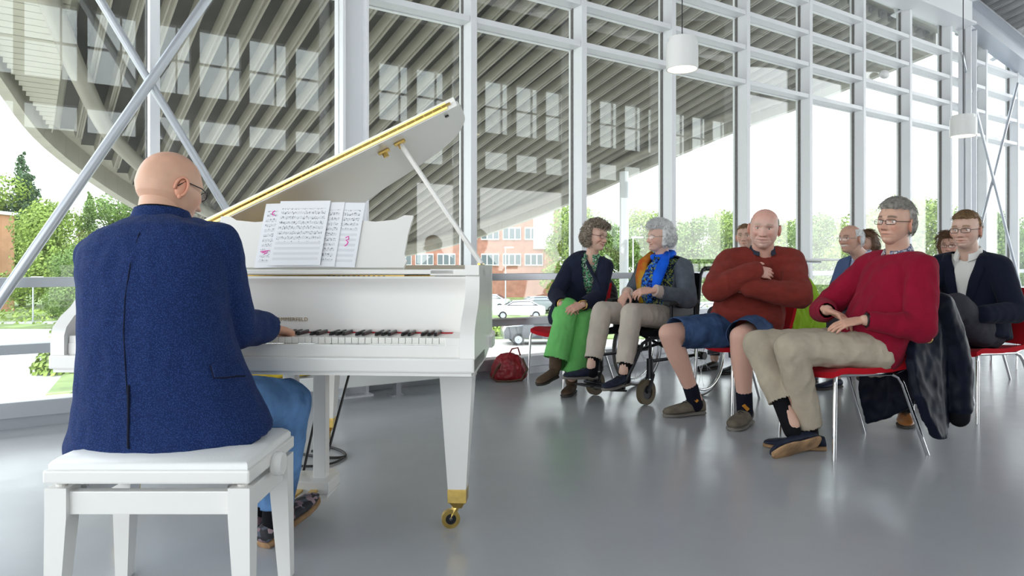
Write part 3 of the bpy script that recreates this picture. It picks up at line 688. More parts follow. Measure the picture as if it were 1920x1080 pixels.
# ------------------------------------------------------------------ people: tools
mat('skin', (.6, .38, .29), .42, attr='Col', bump=.06, bscale=220, spec=.35)
nt, b = nodes_of(MATS['skin']); b.inputs['Subsurface Weight'].default_value = .0
mat('eye_white', (.72, .68, .66), .2); mat('iris', (.06, .07, .08), .15)
mat('mouth_dark', (.12, .03, .03), .5); mat('teeth', (.75, .72, .66), .3)
def sm(x, a, b_): 
    t = np.clip((x-a)/(b_-a), 0, 1); return t*t*(3-2*t)
def fbm(P, s, seed=0.0):
    o = Vector((seed*7.1, seed*3.3, seed*5.7)); return np.array([noise.noise(Vector(p)*s+o) for p in P])
def head_grid(L, nth=112, nph=84):
    """local head: x right, y forward, z up, origin mid-head; returns verts (n,3), dirs, faces"""
    uu = np.linspace(0, 1, 400); dens = 1+1.6*np.exp(-((uu-.56)/.16)**2); cum = np.cumsum(dens); cum = (cum-cum[0])/(cum[-1]-cum[0])
    ph = .02+(math.pi-.04)*np.interp(np.linspace(0, 1, nph), cum, uu); th = np.linspace(-math.pi, math.pi, nth, endpoint=False); th = th-.5*np.sin(th)
    PH, TH_ = np.meshgrid(ph, th, indexing='ij'); dx = np.sin(PH)*np.sin(TH_); dy = np.sin(PH)*np.cos(TH_); dz = np.cos(PH)
    dx, dy, dz = dx.ravel(), dy.ravel(), dz.ravel()
    W = L.get('w', 1.0); x = .077*W*dx; y = .099*dy; z = .119*dz
    t = np.clip(-z/.119, 0, 1)
    jaw = L.get('jaw', .22); x = x*(1-jaw*t**1.6)*(1-.10*sm(z, .02, .11)*sm(y, 0, .09))
    y = np.where(y < 0, y*(1-.42*t**1.2)+.0, y*(1-.07*t))
    z = np.where((z < 0) & (y > .02), z*1.0, z); z = np.where((z < -.03) & (y < .02), -.03+(z+.03)*(1-.35*sm(.02-y, 0, .06)), z)
    x = x*(1+.09*sm(z, .02, .09)); z = np.where(z > .07, .07+(z-.07)*.86, z)
    fw = sm(dy, .25, .65); y = np.where(y > .07, .07+(y-.07)*.72, y)
    ax = np.abs(x); g = lambda u, s: np.exp(-(u/s)**2)
    # features
    y += fw*.008*g(z-.026, .010)*g(ax-.026, .026)                                  # brow
    y -= fw*.014*g(ax-.032, .016)*g(z-.004, .0125)                                  # sockets
    nl = L.get('nose', .024)*1.12; zn = np.clip((.018-z)/.052, 0, 1); prof = zn**1.25*sm(z, -.047, -.035)
    y += fw*nl*prof*g(x, .0072+.0055*zn)
    y += fw*.006*g(ax-.0135, .006)*g(z+.034, .008)                                  # nostril wings
    y += fw*.006*g(ax-.046, .020)*g(z+.022, .018)                                  # cheekbones
    sml = L.get('smile', 0); mz = -.064+sml*.35*(ax/.03)**2*.03
    y += fw*.007*g(x, .026)*g(z-(mz+.006), .006)+fw*.007*g(x, .022)*g(z-(mz-.008), .007)
    y -= fw*(.005+.006*L.get('open', 0))*g(x, .026)*g(z-mz, .0028+.004*L.get('open', 0))
    y += sm(dy, .05, .4)*(.024*g(x, .030)*g(z+.100, .024)+.010*sm(-z, .05, .09)*g(x, .05))                                         # chin
    y -= fw*.004*g(x, .03)*g(z+.083, .007)
    y -= fw*.004*g(ax-(.030+.012*np.clip((-.03-z)/.04, 0, 1)), .006)*sm(-z, .03, .045)*sm(z, -.085, -.06)*(1+sml)  # nasolabial fold
    x += np.sign(x)*fw*.006*sml*g(ax-.045, .018)*g(z+.035, .02)
    if L.get('jowl'): x += np.sign(x)*L['jowl']*g(z+.075, .035)*sm(y, -.05, .03)*sm(ax, .02, .05); z = z-L['jowl']*.8*g(z+.115, .03)*sm(y, -.03, .03)
    V = np.stack([x, y, z], 1); F = []
    for i in range(nph-1):
        for j in range(nth):
            a = i*nth+j; b_ = i*nth+(j+1) % nth; F.append((a, a+nth, b_+nth, b_))
    F.append(tuple(range(nth))); F.append(tuple((nph-1)*nth+k for k in reversed(range(nth))))
    return V, np.stack([dx, dy, dz], 1), F, mz
def head_colors(V, D, L, mz):
    x, y, z = V.T; ax = np.abs(x); g = lambda u, s: np.exp(-(u/s)**2); fw = sm(D[:, 1], .2, .55)
    sk = np.array(L['skin']); col = np.tile(sk, (len(V), 1)); red = np.array(L.get('red', (1.06, .80, .76)))
    def blend(w, c): 
        nonlocal col; w = np.clip(w, 0, 1)[:, None]; col = col*(1-w)+np.array(c)*w
    blend(fw*.7*g(ax-.042, .02)*g(z+.028, .022), sk*red); blend(fw*.6*g(x, .014)*g(z+.03, .018), sk*red)
    blend(L.get('flush', 0)*sm(z, .03, .08), sk*red)
    n = fbm(V, 45, L.get('seed', 1)); col *= (1+.07*n)[:, None]
    blend(fw*.75*g(x, .026)*np.maximum(g(z-(mz+.005), .0045), g(z-(mz-.007), .005)), L.get('lip', tuple(sk*np.array((.86, .55, .52)))))
    blend(fw*.9*g(x, .026)*g(z-mz, .0016), sk*.25)
    bz = .026-.10*(ax-.03)**2/.03+.003*g(ax-.03, .02)
    blend(fw*min(1, L.get('brow_w', .75)*1.25)*np.minimum(1, 1.4*g(z-bz, .0046))*sm(ax, .011, .017)*(1-sm(ax, .047, .055)), L.get('brow', tuple(sk*.35)))
    blend(fw*.8*g(ax-.032, .015)*g(z-.0105, .0022), sk*.22)                           # upper lash line
    blend(fw*.35*g(ax-.032, .018)*g(z+.008, .006), sk*np.array((.75, .62, .62)))
    blend(fw*.85*g(ax-.008, .0035)*g(z+.0415, .0022), sk*.25)                         # nostrils
    if L.get('stubble'): blend(L['stubble']*fw*sm(-z, .045, .06)*(1-.0), L.get('stubble_col', (.3, .28, .27)))
    if L.get('tache'): blend(.95*fw*g(x, .03)*g(z-(mz+.011), .0065), L['tache'])
    return col
def merge(parts):
    V = []; F = []; K = []; o = 0
    for v, f, c in parts:
        V.append(np.asarray(v, float)); F += [tuple(i+o for i in q) for q in f]; c = np.asarray(c, float)
        K.append(np.tile(c, (len(v), 1)) if c.ndim == 1 else c); o += len(v)
    return np.concatenate(V), F, np.concatenate(K)
def mesh_from(name, V, F, K=None):
    me = bpy.data.meshes.new(name); me.from_pydata([tuple(map(float, v)) for v in V], [], F); me.update()
    if K is not None:
        a = me.color_attributes.new('Col', 'FLOAT_COLOR', 'POINT'); a.data.foreach_set('color', np.concatenate([K, np.ones((len(K), 1))], 1).astype(np.float32).ravel())
    me.polygons.foreach_set('use_smooth', [True]*len(me.polygons)); return me
def hand_mb(w, d, n, side, curl, scale=1.0, spread=1.0, thumb=.55, bend=0):
    """w wrist, d finger direction, n back-of-hand normal, side +1 right / -1 left; curl = 3 joint angles in degrees (or 4 tuples)"""
    d = Vector(d).normalized(); n = Vector(n); n = (n-d*n.dot(d)).normalized(); t = d.cross(n)*(-side)   # t points to the thumb side
    w = Vector(w); S = scale; mb = MB()
    def pt(a, b_, c): return w+(d*a+t*b_+n*c)*S
    rings = []
    for (a, hw, ht, c) in ((-.03, .024, .019, 0), (.0, .026, .019, 0), (.03, .034, .017, 0), (.065, .041, .0145, .002), (.092, .040, .012, .002), (.1, .034, .008, 0)):
        rings.append([pt(a, hw*math.cos(q)-.002, ht*math.sin(q)+c) for q in [2*math.pi*k/16 for k in range(16)]])
    mb.loft(rings)
    fb = ((.029, .094, .074, .0088), (.0095, .099, .082, .0090), (-.0105, .096, .076, .0086), (-.029, .088, .060, .0076))
    for i, (off, a, ln, r) in enumerate(fb):
        cu = curl[i] if isinstance(curl[0], (tuple, list)) else curl
        p = pt(a-.012, off, .0); q = [p]; ang = 0; dirn = d+t*(off*1.6*spread); dirn.normalize(); sdv = dirn.cross(n).normalized()
        for j, fr_ in enumerate((.44, .31, .25)):
            ang += R(cu[j]); v = dirn*math.cos(ang)-n*math.sin(ang); p = p+v*(ln*fr_+(.012 if j == 0 else 0))*S; q.append(p)
        mb.chain(q, [r*1.05*S, r*S, r*.94*S, r*.78*S], 10)
    p = pt(.018, .022, -.004); v1 = (d*.62+t*thumb*1.3-n*.25).normalized(); v2 = (d*.9+t*thumb*.5-n*.25).normalized(); v3 = (d*1+t*thumb*.15-n*.3).normalized()
    q = [p, p+v1*.046*S, p+v1*.046*S+v2*.033*S, p+v1*.046*S+v2*.033*S+v3*.025*S]
    mb.chain(q, [.0155*S, .0115*S, .0105*S, .008*S], 10)
    return mb
def torso_rings(P, tab, infl=0, n=28, t0=-9, t1=9):
    """rings along pelvis > waist > neck; tab rows (t, half width, half depth, forward shift)"""
    pe, ne = P['pelvis'], P['neck']; mid = P.get('mid', (pe+ne)/2); rp = (P['hipR']-P['hipL']).normalized(); rc = (P['shR']-P['shL']).normalized(); rings = []
    for (t, hw, hd, sh) in tab:
        if t < t0 or t > t1: continue
        c = pe*((1-t)**2)+mid*(2*t*(1-t))+ne*(t*t) if 0 <= t <= 1 else (pe+(mid-pe)*2*t if t < 0 else ne+(ne-mid)*2*(t-1))
        tan = ((mid-pe)*(2*(1-min(max(t, 0), 1)))+(ne-mid)*(2*min(max(t, 0), 1))).normalized()
        r = rp.lerp(rc, min(max(t, 0), 1)); r = (r-tan*r.dot(tan)).normalized(); f = tan.cross(r)*1.0
        if f.dot(P['front']) < 0: f = -f
        ring = []
        for k in range(n):
            q = 2*math.pi*k/n; cx, sy = math.cos(q), math.sin(q); e = .85
            ring.append(c+r*(hw+infl)*math.copysign(abs(cx)**e, cx)+f*((hd+infl)*math.copysign(abs(sy)**e, sy)+sh))
        rings.append(ring)
    return rings
MALE = [(-.24, .11, .09, 0), (-.16, .155, .115, 0), (-.04, .175, .125, 0), (.12, .165, .12, .0), (.3, .155, .115, .0), (.5, .16, .12, .0), (.68, .175, .125, .0), (.80, .175, .115, -.005), (.89, .145, .095, -.01), (.96, .09, .075, -.008), (1.02, .06, .06, 0)]
FEM = [(-.24, .11, .09, 0), (-.16, .165, .12, 0), (-.04, .18, .125, 0), (.12, .16, .115, 0), (.32, .135, .10, 0), (.5, .14, .11, .01), (.66, .15, .12, .015), (.80, .15, .10, 0), (.89, .125, .085, -.008), (.96, .08, .068, -.006), (1.02, .052, .052, 0)]
def ell(tab, belly=0, wide=1.0):
    out = []
    for (t, w_, d_, s_) in tab:
        k = math.exp(-((t-.22)/.26)**2); out.append((t, w_*wide+belly*.35*k, d_+belly*.55*k, s_+belly*.45*k))
    return out
def folds(V, amp, sc_, seed, axis=None):
    V = np.asarray(V, float).copy(); return V
def wrinkle(me, amp=.004, scale=14, seed=1, ridge=True):
    amp *= 1.25; scale *= 1.5
    v, f = arrays(me); nn = np.empty(len(me.vertices)*3, np.float32); me.vertices.foreach_get('normal', nn); nn = nn.reshape(-1, 3)
    a = fbm(v*np.array([1, 1, .55]), scale, seed); b_ = fbm(v*np.array([1, 1, .7]), scale*2.3, seed+3)
    h = (1-np.abs(a)*2.4)*.6+b_*.5 if ridge else a+.4*b_
    v = v+nn*(amp*h)[:, None]; me.vertices.foreach_set('co', v.astype(np.float32).ravel()); me.update(); return me
def seg_d(p, a, b_):
    ab = b_-a; t = min(1, max(0, (p-a).dot(ab)/max(ab.length_squared, 1e-9))); return (p-(a+ab*t)).length
def hems(P, end, rad):
    """open trouser ends: drops the rounded cap beyond each hem"""
    ends = end if isinstance(end, dict) else {'L': end, 'R': end}; H_ = {}
    for s_ in 'LR':
        h, k, a = P['hip'+s_], P['kn'+s_], P['an'+s_]; e = ends[s_]; q = k.lerp(a, e) if e > 0 else h.lerp(k, 1+e); o_ = k if e > 0 else h
        H_[s_] = (q, (q-o_).normalized(), [(h, k), (k, q)] if e > 0 else [(h, q)])
    def cut(c, n):
        for s_, t_ in (('L', 'R'), ('R', 'L')):
            q, d, _ = H_[s_]; r = c-q; x = r.dot(d)
            if 0 < x < rad*1.35 and (r-d*x).length < rad*1.3 and all(seg_d(c, u, v) > rad*1.12 for u, v in H_[t_][2]): return True
        return False
    return cut
def cuffs(P, sl, extra=None):
    """open sleeve ends"""
    H_ = []
    for s_ in 'LR':
        q = P['el'+s_].lerp(P['wr'+s_], sl[3] if len(sl) > 3 else .97); H_.append((q, (q-P['el'+s_]).normalized()))
    def cut(c, n):
        if extra and extra(c, n): return True
        for q, d in H_:
            r = c-q; x = r.dot(d)
            if 0 < x < sl[2]*1.3 and (r-d*x).length < sl[2]*1.15 and n.dot(d) > .15: return True
        return False
    return cut
def garment(name, mb, m_, parent, voxel=.008, smooth=5, amp=.003, scale=13, seed=1, cut=None, thick=0):
    me = remesh(mb, voxel, smooth)
    if amp: wrinkle(me, amp, scale, seed)
    if cut:
        bm = bmesh.new(); bm.from_mesh(me)
        bmesh.ops.delete(bm, geom=[f_ for f_ in bm.faces if cut(f_.calc_center_median(), f_.normal)], context='FACES')
        bm.to_mesh(me); bm.free()
    me.polygons.foreach_set('use_smooth', [True]*len(me.polygons))
    o = link(name, me, m_, parent)
    if thick: md = o.modifiers.new('Solidify', 'SOLIDIFY'); md.thickness = thick; md.offset = 1
    return o
def shoe(parent, heel, toe, up, ln, m_, msole, w=.048, laces='rubber', high=.075, name='shoe'):
    """heel and toe: points on the ground line of the sole"""
    heel, toe = Vector(heel), Vector(toe); d = (toe-heel).normalized(); up = Vector(up); up = (up-d*up.dot(d)).normalized(); s_ = d.cross(up)
    def ring(a, hw, h0, h1, n=16):
        out = []
        for k in range(n):
            q = 2*math.pi*k/n; c, sn = math.cos(q), math.sin(q)
            z = h0+(h1-h0)*(.5+.5*math.copysign(abs(sn)**.7, sn)); wq = hw*math.copysign(abs(c)**.75, c)*(1-.28*max(0, sn))
            out.append(heel+d*a*ln+s_*wq+up*z)
        return out
    T = ((.0, .55, .022, .05), (.02, .68, .02, high*.95), (.1, .76, .02, high*1.02), (.25, .78, .02, high), (.36, .80, .02, high*.93), (.5, .88, .02, high*.80), (.65, 1.0, .018, high*.70), (.8, .95, .018, high*.62), (.92, .74, .018, high*.54), (.985, .44, .02, high*.42), (1.0, .18, .022, high*.32))
    sh = MB().loft([ring(a, w*k, h0, h1) for a, k, h0, h1 in T]).build(name, m_, parent, smooth=True)
    S_ = ((.0, .6), (.03, .75), (.12, .82), (.3, .80), (.45, .84), (.65, 1.04), (.8, 1.0), (.92, .78), (.99, .42), (1.01, .15))
    MB().loft([ring(a, w*k*1.03, 0.0, .026 if a < .35 else .022) for a, k in S_]).build('sole', msole, sh, smooth=40)
    if laces:
        mb = MB()
        for k in range(4):
            a = .40+.07*k; z = high*(.93-.09*k)+.001
            mb.tube([heel+d*(a*ln)+s_*(-.018)+up*(z-.006), heel+d*((a+.012)*ln)+up*(z+.002), heel+d*((a+.02)*ln)+s_*.018+up*(z-.006)], .0028, 6)
        mb.build('laces', laces, sh)
    return sh
def glasses(parent, H, m_='dark_metal', w=.024, h=.017, yo=.094, zo=.002, square=.6):
    """H: 4x4 head matrix"""
    g = MB(); lens = []
    for s_ in (-1, 1):
        pts = []
        for k in range(20):
            q = 2*math.pi*k/20; c, sn = math.cos(q), math.sin(q)
            X = s_*.033+w*math.copysign(abs(c)**square, c); pts.append(Vector((X, yo-max(0, abs(X)-.01)**1.5*.9, zo+h*math.copysign(abs(sn)**square, sn))))
        g.tube(pts+[pts[0]], .0014, 6, cap=False)
        l1 = MB().add(pts, [tuple(range(20))]); l1.v = [tuple(H @ Vector(v)) for v in l1.v]; lens.append(l1)
        ex = max(pts, key=lambda p: p.x*s_)
        g.tube([ex+Vector((0, 0, h*.3)), Vector((s_*.077, .055, zo+h*.4)), Vector((s_*.082, -.005, zo+.008)), Vector((s_*.080, -.025, zo-.012))], .0017, 6)
    g.tube([Vector((-.010, yo, zo+.004)), Vector((0, yo+.004, zo+.007)), Vector((.010, yo, zo+.004))], .0015, 6)
    g.v = [tuple(H @ Vector(v)) for v in g.v]
    o = g.build('glasses', m_, parent, smooth=40); [q.build('lens', 'lens_glass', o) for q in lens]; return o
def hair(parent, H, V, D, F, thick, m_, seed=1, rough=.006, strands=0, slen=.05, srad=.0022, curl=0, flow=(0, -.3, -1), name='hair'):
    """hair shell lifted off the scalp by thick(D, V); sinks under the skin elsewhere; plus strand tubes"""
    T = thick(D, V); n = fbm(V, 60, seed); n2 = fbm(V*np.array([1.6, 1, .5]), 150, seed+1); on = sm(T, .001, .006)
    off = np.where(T > 0, T, 0)-.005*(1-on)+on*rough*(n*.8+n2*.5)
    P = V+D*off[:, None]; me = mesh_from(name, np.array([H @ Vector(p) for p in P]), F); me.materials.append(MATS[m_])
    o = link(name, me, None, parent)
    if strands:
        rnd = random.Random(seed); idx = [i for i in range(len(V)) if T[i] > .004]; mb = MB()
        for k in range(strands):
            i = rnd.choice(idx); p = Vector(P[i]); nrm = Vector(D[i]); fl = Vector(flow)+Vector((rnd.gauss(0, .35), rnd.gauss(0, .35), rnd.gauss(0, .25)))
            tg = (fl-nrm*fl.dot(nrm)); 
            if tg.length < .05: tg = nrm.orthogonal()
            tg.normalize(); bi = nrm.cross(tg); pts = []; rr = []; p = p-nrm*.004
            for j in range(6):
                u = j/5; pts.append(p+tg*(slen*u*(1-.3*curl))+nrm*(.006*math.sin(u*3.14)+curl*.012*math.sin(u*7+k))+bi*(curl*.012*math.cos(u*7+k)+.004*rnd.gauss(0, 1)*u)); rr.append(srad*(1-.75*u*u))
            mb.tube(pts, rr, 4, cap=False)
        mb.v = [tuple(H @ Vector(v)) for v in mb.v]; mb.build('strands', m_, o, smooth=True, recalc=False)
    return o
def head_matrix(c, fwd, up=(0, 0, 1), s_=1.0):
    f = Vector(fwd).normalized(); u = Vector(up); u = (u-f*u.dot(f)).normalized(); r = f.cross(u)
    return Matrix.Translation(Vector(c)) @ (frame(r, f, u)*s_).to_4x4()
def person(label, P, L, hands=(), group=None, coarse=False, voxel=.009):
    """body = one mesh (head, neck, trunk, limbs, hands); returns root object plus head data"""
    tab = L.get('tab', MALE); mb = MB()
    mb.loft(torso_rings(P, tab, -.012))
    neck = P['neck']; hc = Vector(P['head']); H = head_matrix(hc, P['look'], P.get('up', (0, 0, 1)), L.get('hs', 1.0))
    nr = L.get('neckr', .056)
    mb.capsule(neck-Vector((0, 0, .05)), H @ Vector((0, -.018, -.055)), nr*1.15, nr)
    mb.capsule(neck+Vector((0, 0, .0)), H @ Vector((0, .01, -.075)), nr*.9, nr*.85)
    for s_ in ('L', 'R'):
        A = L.get('arm', (.05, .043, .03)); G = L.get('legr', (.082, .058, .04))
        mb.chain([P['sh'+s_], P['el'+s_], P['wr'+s_]], [A[0], A[1], A[2]])
        k, a = P['kn'+s_], P['an'+s_]; calf = k.lerp(a, .32); bk = L.get('calfdir', Vector((0, 0, 0)))
        mb.chain([P['hip'+s_], k], [G[0], G[1]]); mb.chain([k, calf+bk*.015, k.lerp(a, .75), a], [G[1], G[1]*1.02, G[2]*1.05, G[2]])
    me = remesh(mb, voxel, 6); v, f = arrays(me); bpy.data.meshes.remove(me); sk = np.array(L['skin'])
    parts = [(v, f, sk*np.array(L.get('body_tint', (1, 1, 1))))]
    Vh, D, Fh, mz = head_grid(L, *( (80, 72) if coarse else (136, 124) )); K = head_colors(Vh, D, L, mz)
    parts.append((np.array([H @ Vector(p) for p in Vh]), Fh, K))
    for s_ in (-1, 1):                                              # ears
        e = MB(); Mx = Matrix.Rotation(s_*R(-22), 3, 'Z') @ Matrix.Rotation(R(-10), 3, 'X'); c = Vector((s_*.077*L.get('w', 1), -.012, -.012))
        e.ball(c, (.006, .016, .029), Mx, 12, 10)
        rim_ = [c+Mx @ Vector((s_*.006, .017*math.cos(q)-.001, .030*math.sin(q)+.001)) for q in [R(a) for a in range(-60, 215, 22)]]; e.tube(rim_, .0042, 7)
        e.ball(c+Mx @ Vector((s_*.003, .004, -.027)), (.005, .007, .008), Mx, 10, 8)
        parts.append((np.array([H @ Vector(p) for p in e.v]), e.f, sk*np.array((1.05, .84, .80))))
    for h in hands:
        hm = remesh(hand_mb(**h), .0034 if not coarse else .005, 2); v, f = arrays(hm); bpy.data.meshes.remove(hm)
        n = fbm(v, 60, 2); parts.append((v, f, sk[None, :]*np.array((1.0, .90, .87))*(1+.10*n)[:, None]))
    V, F, K = merge(parts); me = mesh_from('person', V, F, K); me.materials.append(MATS['skin'])
    o = link('person', me, None); tag(o, label, 'person', group)
    for s_ in (-1, 1):                                              # eyes
        fi = [k for k in range(len(Vh)) if Vh[k][1] > .03]; k0 = min(fi, key=lambda k: (Vh[k][0]-s_*.032)**2+(Vh[k][2]-.003)**2); ec = Vector((s_*.032, Vh[k0][1]-.0115+.0042, .003)); e = MB().ball(ec, (.0135, .0115, .0066*L.get('eyeopen', 1)), None, 18, 12); e.v = [tuple(H @ Vector(v)) for v in e.v]; eo = e.build('eye', 'eye_white', o, smooth=True)
        i = MB().ball(ec+Vector((L.get('gaze', 0)*.006, .0075, 0)), (.0052, .0046, .0052*min(1, L.get('eyeopen', 1)+.1)), None, 12, 8); i.v = [tuple(H @ Vector(v)) for v in i.v]; i.build('iris', 'iris', eo, smooth=True)
    return o, H, (Vh, D, Fh)
def top_mb(P, tab, infl, sl, t0=-.2, t1=1.0, cuffs=None):
    mb = MB(); mb.loft(torso_rings(P, tab, infl, t0=t0, t1=t1))
    for s_ in ('L', 'R'):
        c = P['neck'].lerp(P['sh'+s_], .55)-Vector((0, 0, .015)); wr = P['el'+s_].lerp(P['wr'+s_], sl[3] if len(sl) > 3 else .97)
        m1 = P['sh'+s_].lerp(P['el'+s_], .5); m2 = P['el'+s_].lerp(wr, .5)
        mb.chain([c, P['sh'+s_], m1, P['el'+s_], m2, wr], [sl[0]*.95, sl[0], (sl[0]+sl[1])/2*.98, sl[1], (sl[1]+sl[2])/2*1.02, sl[2]])
    return mb
def legs_mb(P, tab, infl, rad, end=1.0, t1=.12):
    ends = end if isinstance(end, dict) else {'L': end, 'R': end}; mb = MB(); mb.loft(torso_rings(P, tab, infl, t0=-.3, t1=t1))
    for s_ in ('L', 'R'):
        h, k, a = P['hip'+s_], P['kn'+s_], P['an'+s_]; end = ends[s_]
        if end <= 0:
            e = h.lerp(k, 1+end); mb.chain([h, h.lerp(e, .5), e], [rad[0], (rad[0]+rad[1])/2, rad[1]])
        else:
            e = k.lerp(a, end); mb.chain([h, h.lerp(k, .5), k, k.lerp(e, .5), e], [rad[0], (rad[0]+rad[1])/2*1.02, rad[1], (rad[1]+rad[2])/2, rad[2]])
    return mb
def collar(parent, P, H, m_, r=.068, h=.034, drop=.03, gap=.5, name='collar', tilt=.5):
    """folded shirt collar: band round the neck, points falling at the front"""
    nk = P['neck']; f = Vector(P['front']); r_ = (P['shR']-P['shL']).normalized(); f = (f-r_*f.dot(r_)).normalized(); u = r_.cross(f)
    rings = []; n = 26
    for k in range(n+1):
        q = -math.pi+gap*.5+(2*math.pi-gap)*k/n+0; q = q+math.pi            # starts and ends at the front
        q = gap*.5+(2*math.pi-gap)*k/n
        e = f*math.cos(q)+r_*math.sin(q); fr_ = (1+math.cos(q))/2; base = nk+f*.012+u*(.012-.055*tilt*fr_)
        p_in = base+e*(r-.008)+u*h; p_top = base+e*(r)+u*(h+.004); p_out = base+e*(r+.018+.012*fr_**4)+u*(-.004-drop*fr_**5); p_low = base+e*(r+.012)+u*(-.008-drop*fr_**5)
        rings.append([p_in, p_top, p_out, p_low])
    return MB().loft(rings).build(name, m_, parent, smooth=60)
# ------------------------------------------------------------------ people: the figures
from mathutils.bvhtree import BVHTree
V3 = lambda *a: Vector(a)
def surf(o, px, py, lift=.002):
    """pixel to a point on a mesh (seen from the lens), lifted off it"""
    me = o.data; t = BVHTree.FromPolygons([v.co.copy() for v in me.vertices], [tuple(p.vertices) for p in me.polygons])
    out = []
    for x, y in zip(px, py):
        d = Vector(((x-CX)/FPX, 1, -(y-CY)/FPX)).normalized(); h = t.ray_cast(Vector((0, 0, EYE)), d)
        if h[0] is not None: out.append(h[0]+h[1]*lift)
    return out
# fabrics
def weave(name, col, dot, scale=170, rough=.85, th=.28):
    m = mat(name, col, rough, sheen=.15); nt, b = nodes_of(m); tc = nt.nodes.new('ShaderNodeTexCoord'); v = nt.nodes.new('ShaderNodeTexVoronoi'); v.inputs['Scale'].default_value = scale; v.inputs['Randomness'].default_value = 1.0
    r = nt.nodes.new('ShaderNodeValToRGB'); r.color_ramp.elements[0].position = th; r.color_ramp.elements[0].color = (*dot, 1); r.color_ramp.elements[1].position = th+.12; r.color_ramp.elements[1].color = (*col, 1)
    nt.links.new(tc.outputs['Object'], v.inputs['Vector']); nt.links.new(v.outputs['Distance'], r.inputs[0]); nt.links.new(r.outputs[0], b.inputs['Base Color'])
    bp = nt.nodes.new('ShaderNodeBump'); bp.inputs['Strength'].default_value = .25; bp.inputs['Distance'].default_value = .002; nt.links.new(v.outputs['Distance'], bp.inputs['Height']); nt.links.new(bp.outputs[0], b.inputs['Normal'])
def floral(name, stops, scale=55, rough=.75):
    m = mat(name, stops[0], rough); nt, b = nodes_of(m); tc = nt.nodes.new('ShaderNodeTexCoord'); v = nt.nodes.new('ShaderNodeTexVoronoi'); v.inputs['Scale'].default_value = scale; sx = nt.nodes.new('ShaderNodeSeparateColor')
    r = nt.nodes.new('ShaderNodeValToRGB'); r.color_ramp.interpolation = 'CONSTANT'
    while len(r.color_ramp.elements) < len(stops): r.color_ramp.elements.new(.5)
    for i, c in enumerate(stops): r.color_ramp.elements[i].position = i/len(stops); r.color_ramp.elements[i].color = (*c, 1)
    nt.links.new(tc.outputs['Object'], v.inputs['Vector']); nt.links.new(v.outputs['Color'], sx.inputs[0]); nt.links.new(sx.outputs[0], r.inputs[0]); nt.links.new(r.outputs[0], b.inputs['Base Color'])
weave('blazer_blue', (.011, .024, .090), (.028, .060, .19), 300, th=.30)
mat('denim', (.12, .24, .46), .85, var=.35, vscale=9, bump=.2, bscale=260)
mat('denim_dark', (.05, .09, .19), .85, var=.35, vscale=9, bump=.2, bscale=260)
mat('knit_rust', (.22, .035, .026), .9, var=.10, vscale=12, bump=.5, bscale=160, sheen=.25, stretch=(1, 1, 2.5))
mat('knit_crimson', (.27, .008, .03), .9, var=.08, vscale=10, bump=.3, bscale=240, sheen=.25)
mat('khaki', (.47, .40, .31), .85, var=.10, vscale=9, bump=.15, bscale=200)
mat('beige_trousers', (.58, .50, .43), .8, var=.06, vscale=9, bump=.12, bscale=200)
mat('green_trousers', (.19, .58, .17), .75, var=.05, vscale=8, bump=.1, bscale=160)
mat('navy_knit', (.018, .022, .045), .9, var=.1, vscale=14, bump=.3, bscale=240, sheen=.15)
mat('navy_suit', (.010, .013, .028), .8, bump=.12, bscale=260, sheen=.08)
mat('grey_trousers', (.055, .052, .065), .8, bump=.12, bscale=240)
mat('grey_knit', (.10, .115, .14), .9, var=.12, vscale=20, bump=.4, bscale=260, sheen=.15)
mat('cuff_beige', (.52, .42, .37), .85, bump=.2, bscale=260)
mat('shirt_white', (.80, .79, .76), .75, bump=.08, bscale=40)
mat('shirt_pale', (.50, .60, .78), .8, bump=.08, bscale=40)
mat('jacket_mid', (.085, .125, .25), .85, bump=.15, bscale=260)
mat('polo_navy', (.035, .04, .06), .85)
mat('black_cloth', (.008, .008, .01), .8, bump=.15, bscale=200)
mat('nylon_navy', (.006, .008, .018), .5, var=.2, vscale=20, bump=.12, bscale=30)
mat('lime_coat', (.33, .55, .03), .8, bump=.12, bscale=60)
floral('blouse_print', [(.02, .12, .06), (.10, .42, .18), (.55, .70, .60), (.015, .02, .03), (.16, .5, .24), (.28, .16, .18)], 140)
floral('liberty_print', [(.10, .13, .25), (.45, .46, .50), (.05, .06, .13), (.30, .22, .20), (.55, .55, .58)], 120)
floral('shoe_floral', [(.02, .02, .025), (.02, .02, .025), (.22, .14, .17), (.025, .025, .03), (.08, .09, .12), (.35, .25, .27)], 60)
floral('scarf_print', [(.01, .04, .25), (.02, .12, .60), (.012, .02, .09), (.25, .30, .10), (.04, .20, .55)], 80)
mat('scarf_blue', (.008, .11, .72), .55, var=.15, vscale=8); mat('scarf_warm', (.55, .36, .03), .6, col2=(.50, .06, .02), var=.05, vscale=7)
floral('tunic_print', [(.012, .02, .06), (.02, .03, .05), (.22, .28, .05), (.03, .09, .20), (.015, .02, .03), (.30, .32, .12)], 120)
mat('suede_brown', (.10, .06, .035), .8, var=.2, vscale=14); mat('suede_taupe', (.14, .115, .085), .85, var=.25, vscale=16); mat('leather_tan', (.32, .12, .03), .3, var=.2, vscale=12)
mat('leather_navy', (.02, .025, .045), .45, var=.2, vscale=20); mat('sole_tan', (.34, .20, .10), .7, var=.35, vscale=14); mat('sole_dark', (.05, .045, .04), .8); mat('sole_grey', (.20, .18, .16), .8)
mat('sock_dark', (.010, .011, .02), .9, bump=.3, bscale=300); mat('sock_orange', (.55, .22, .02), .9)
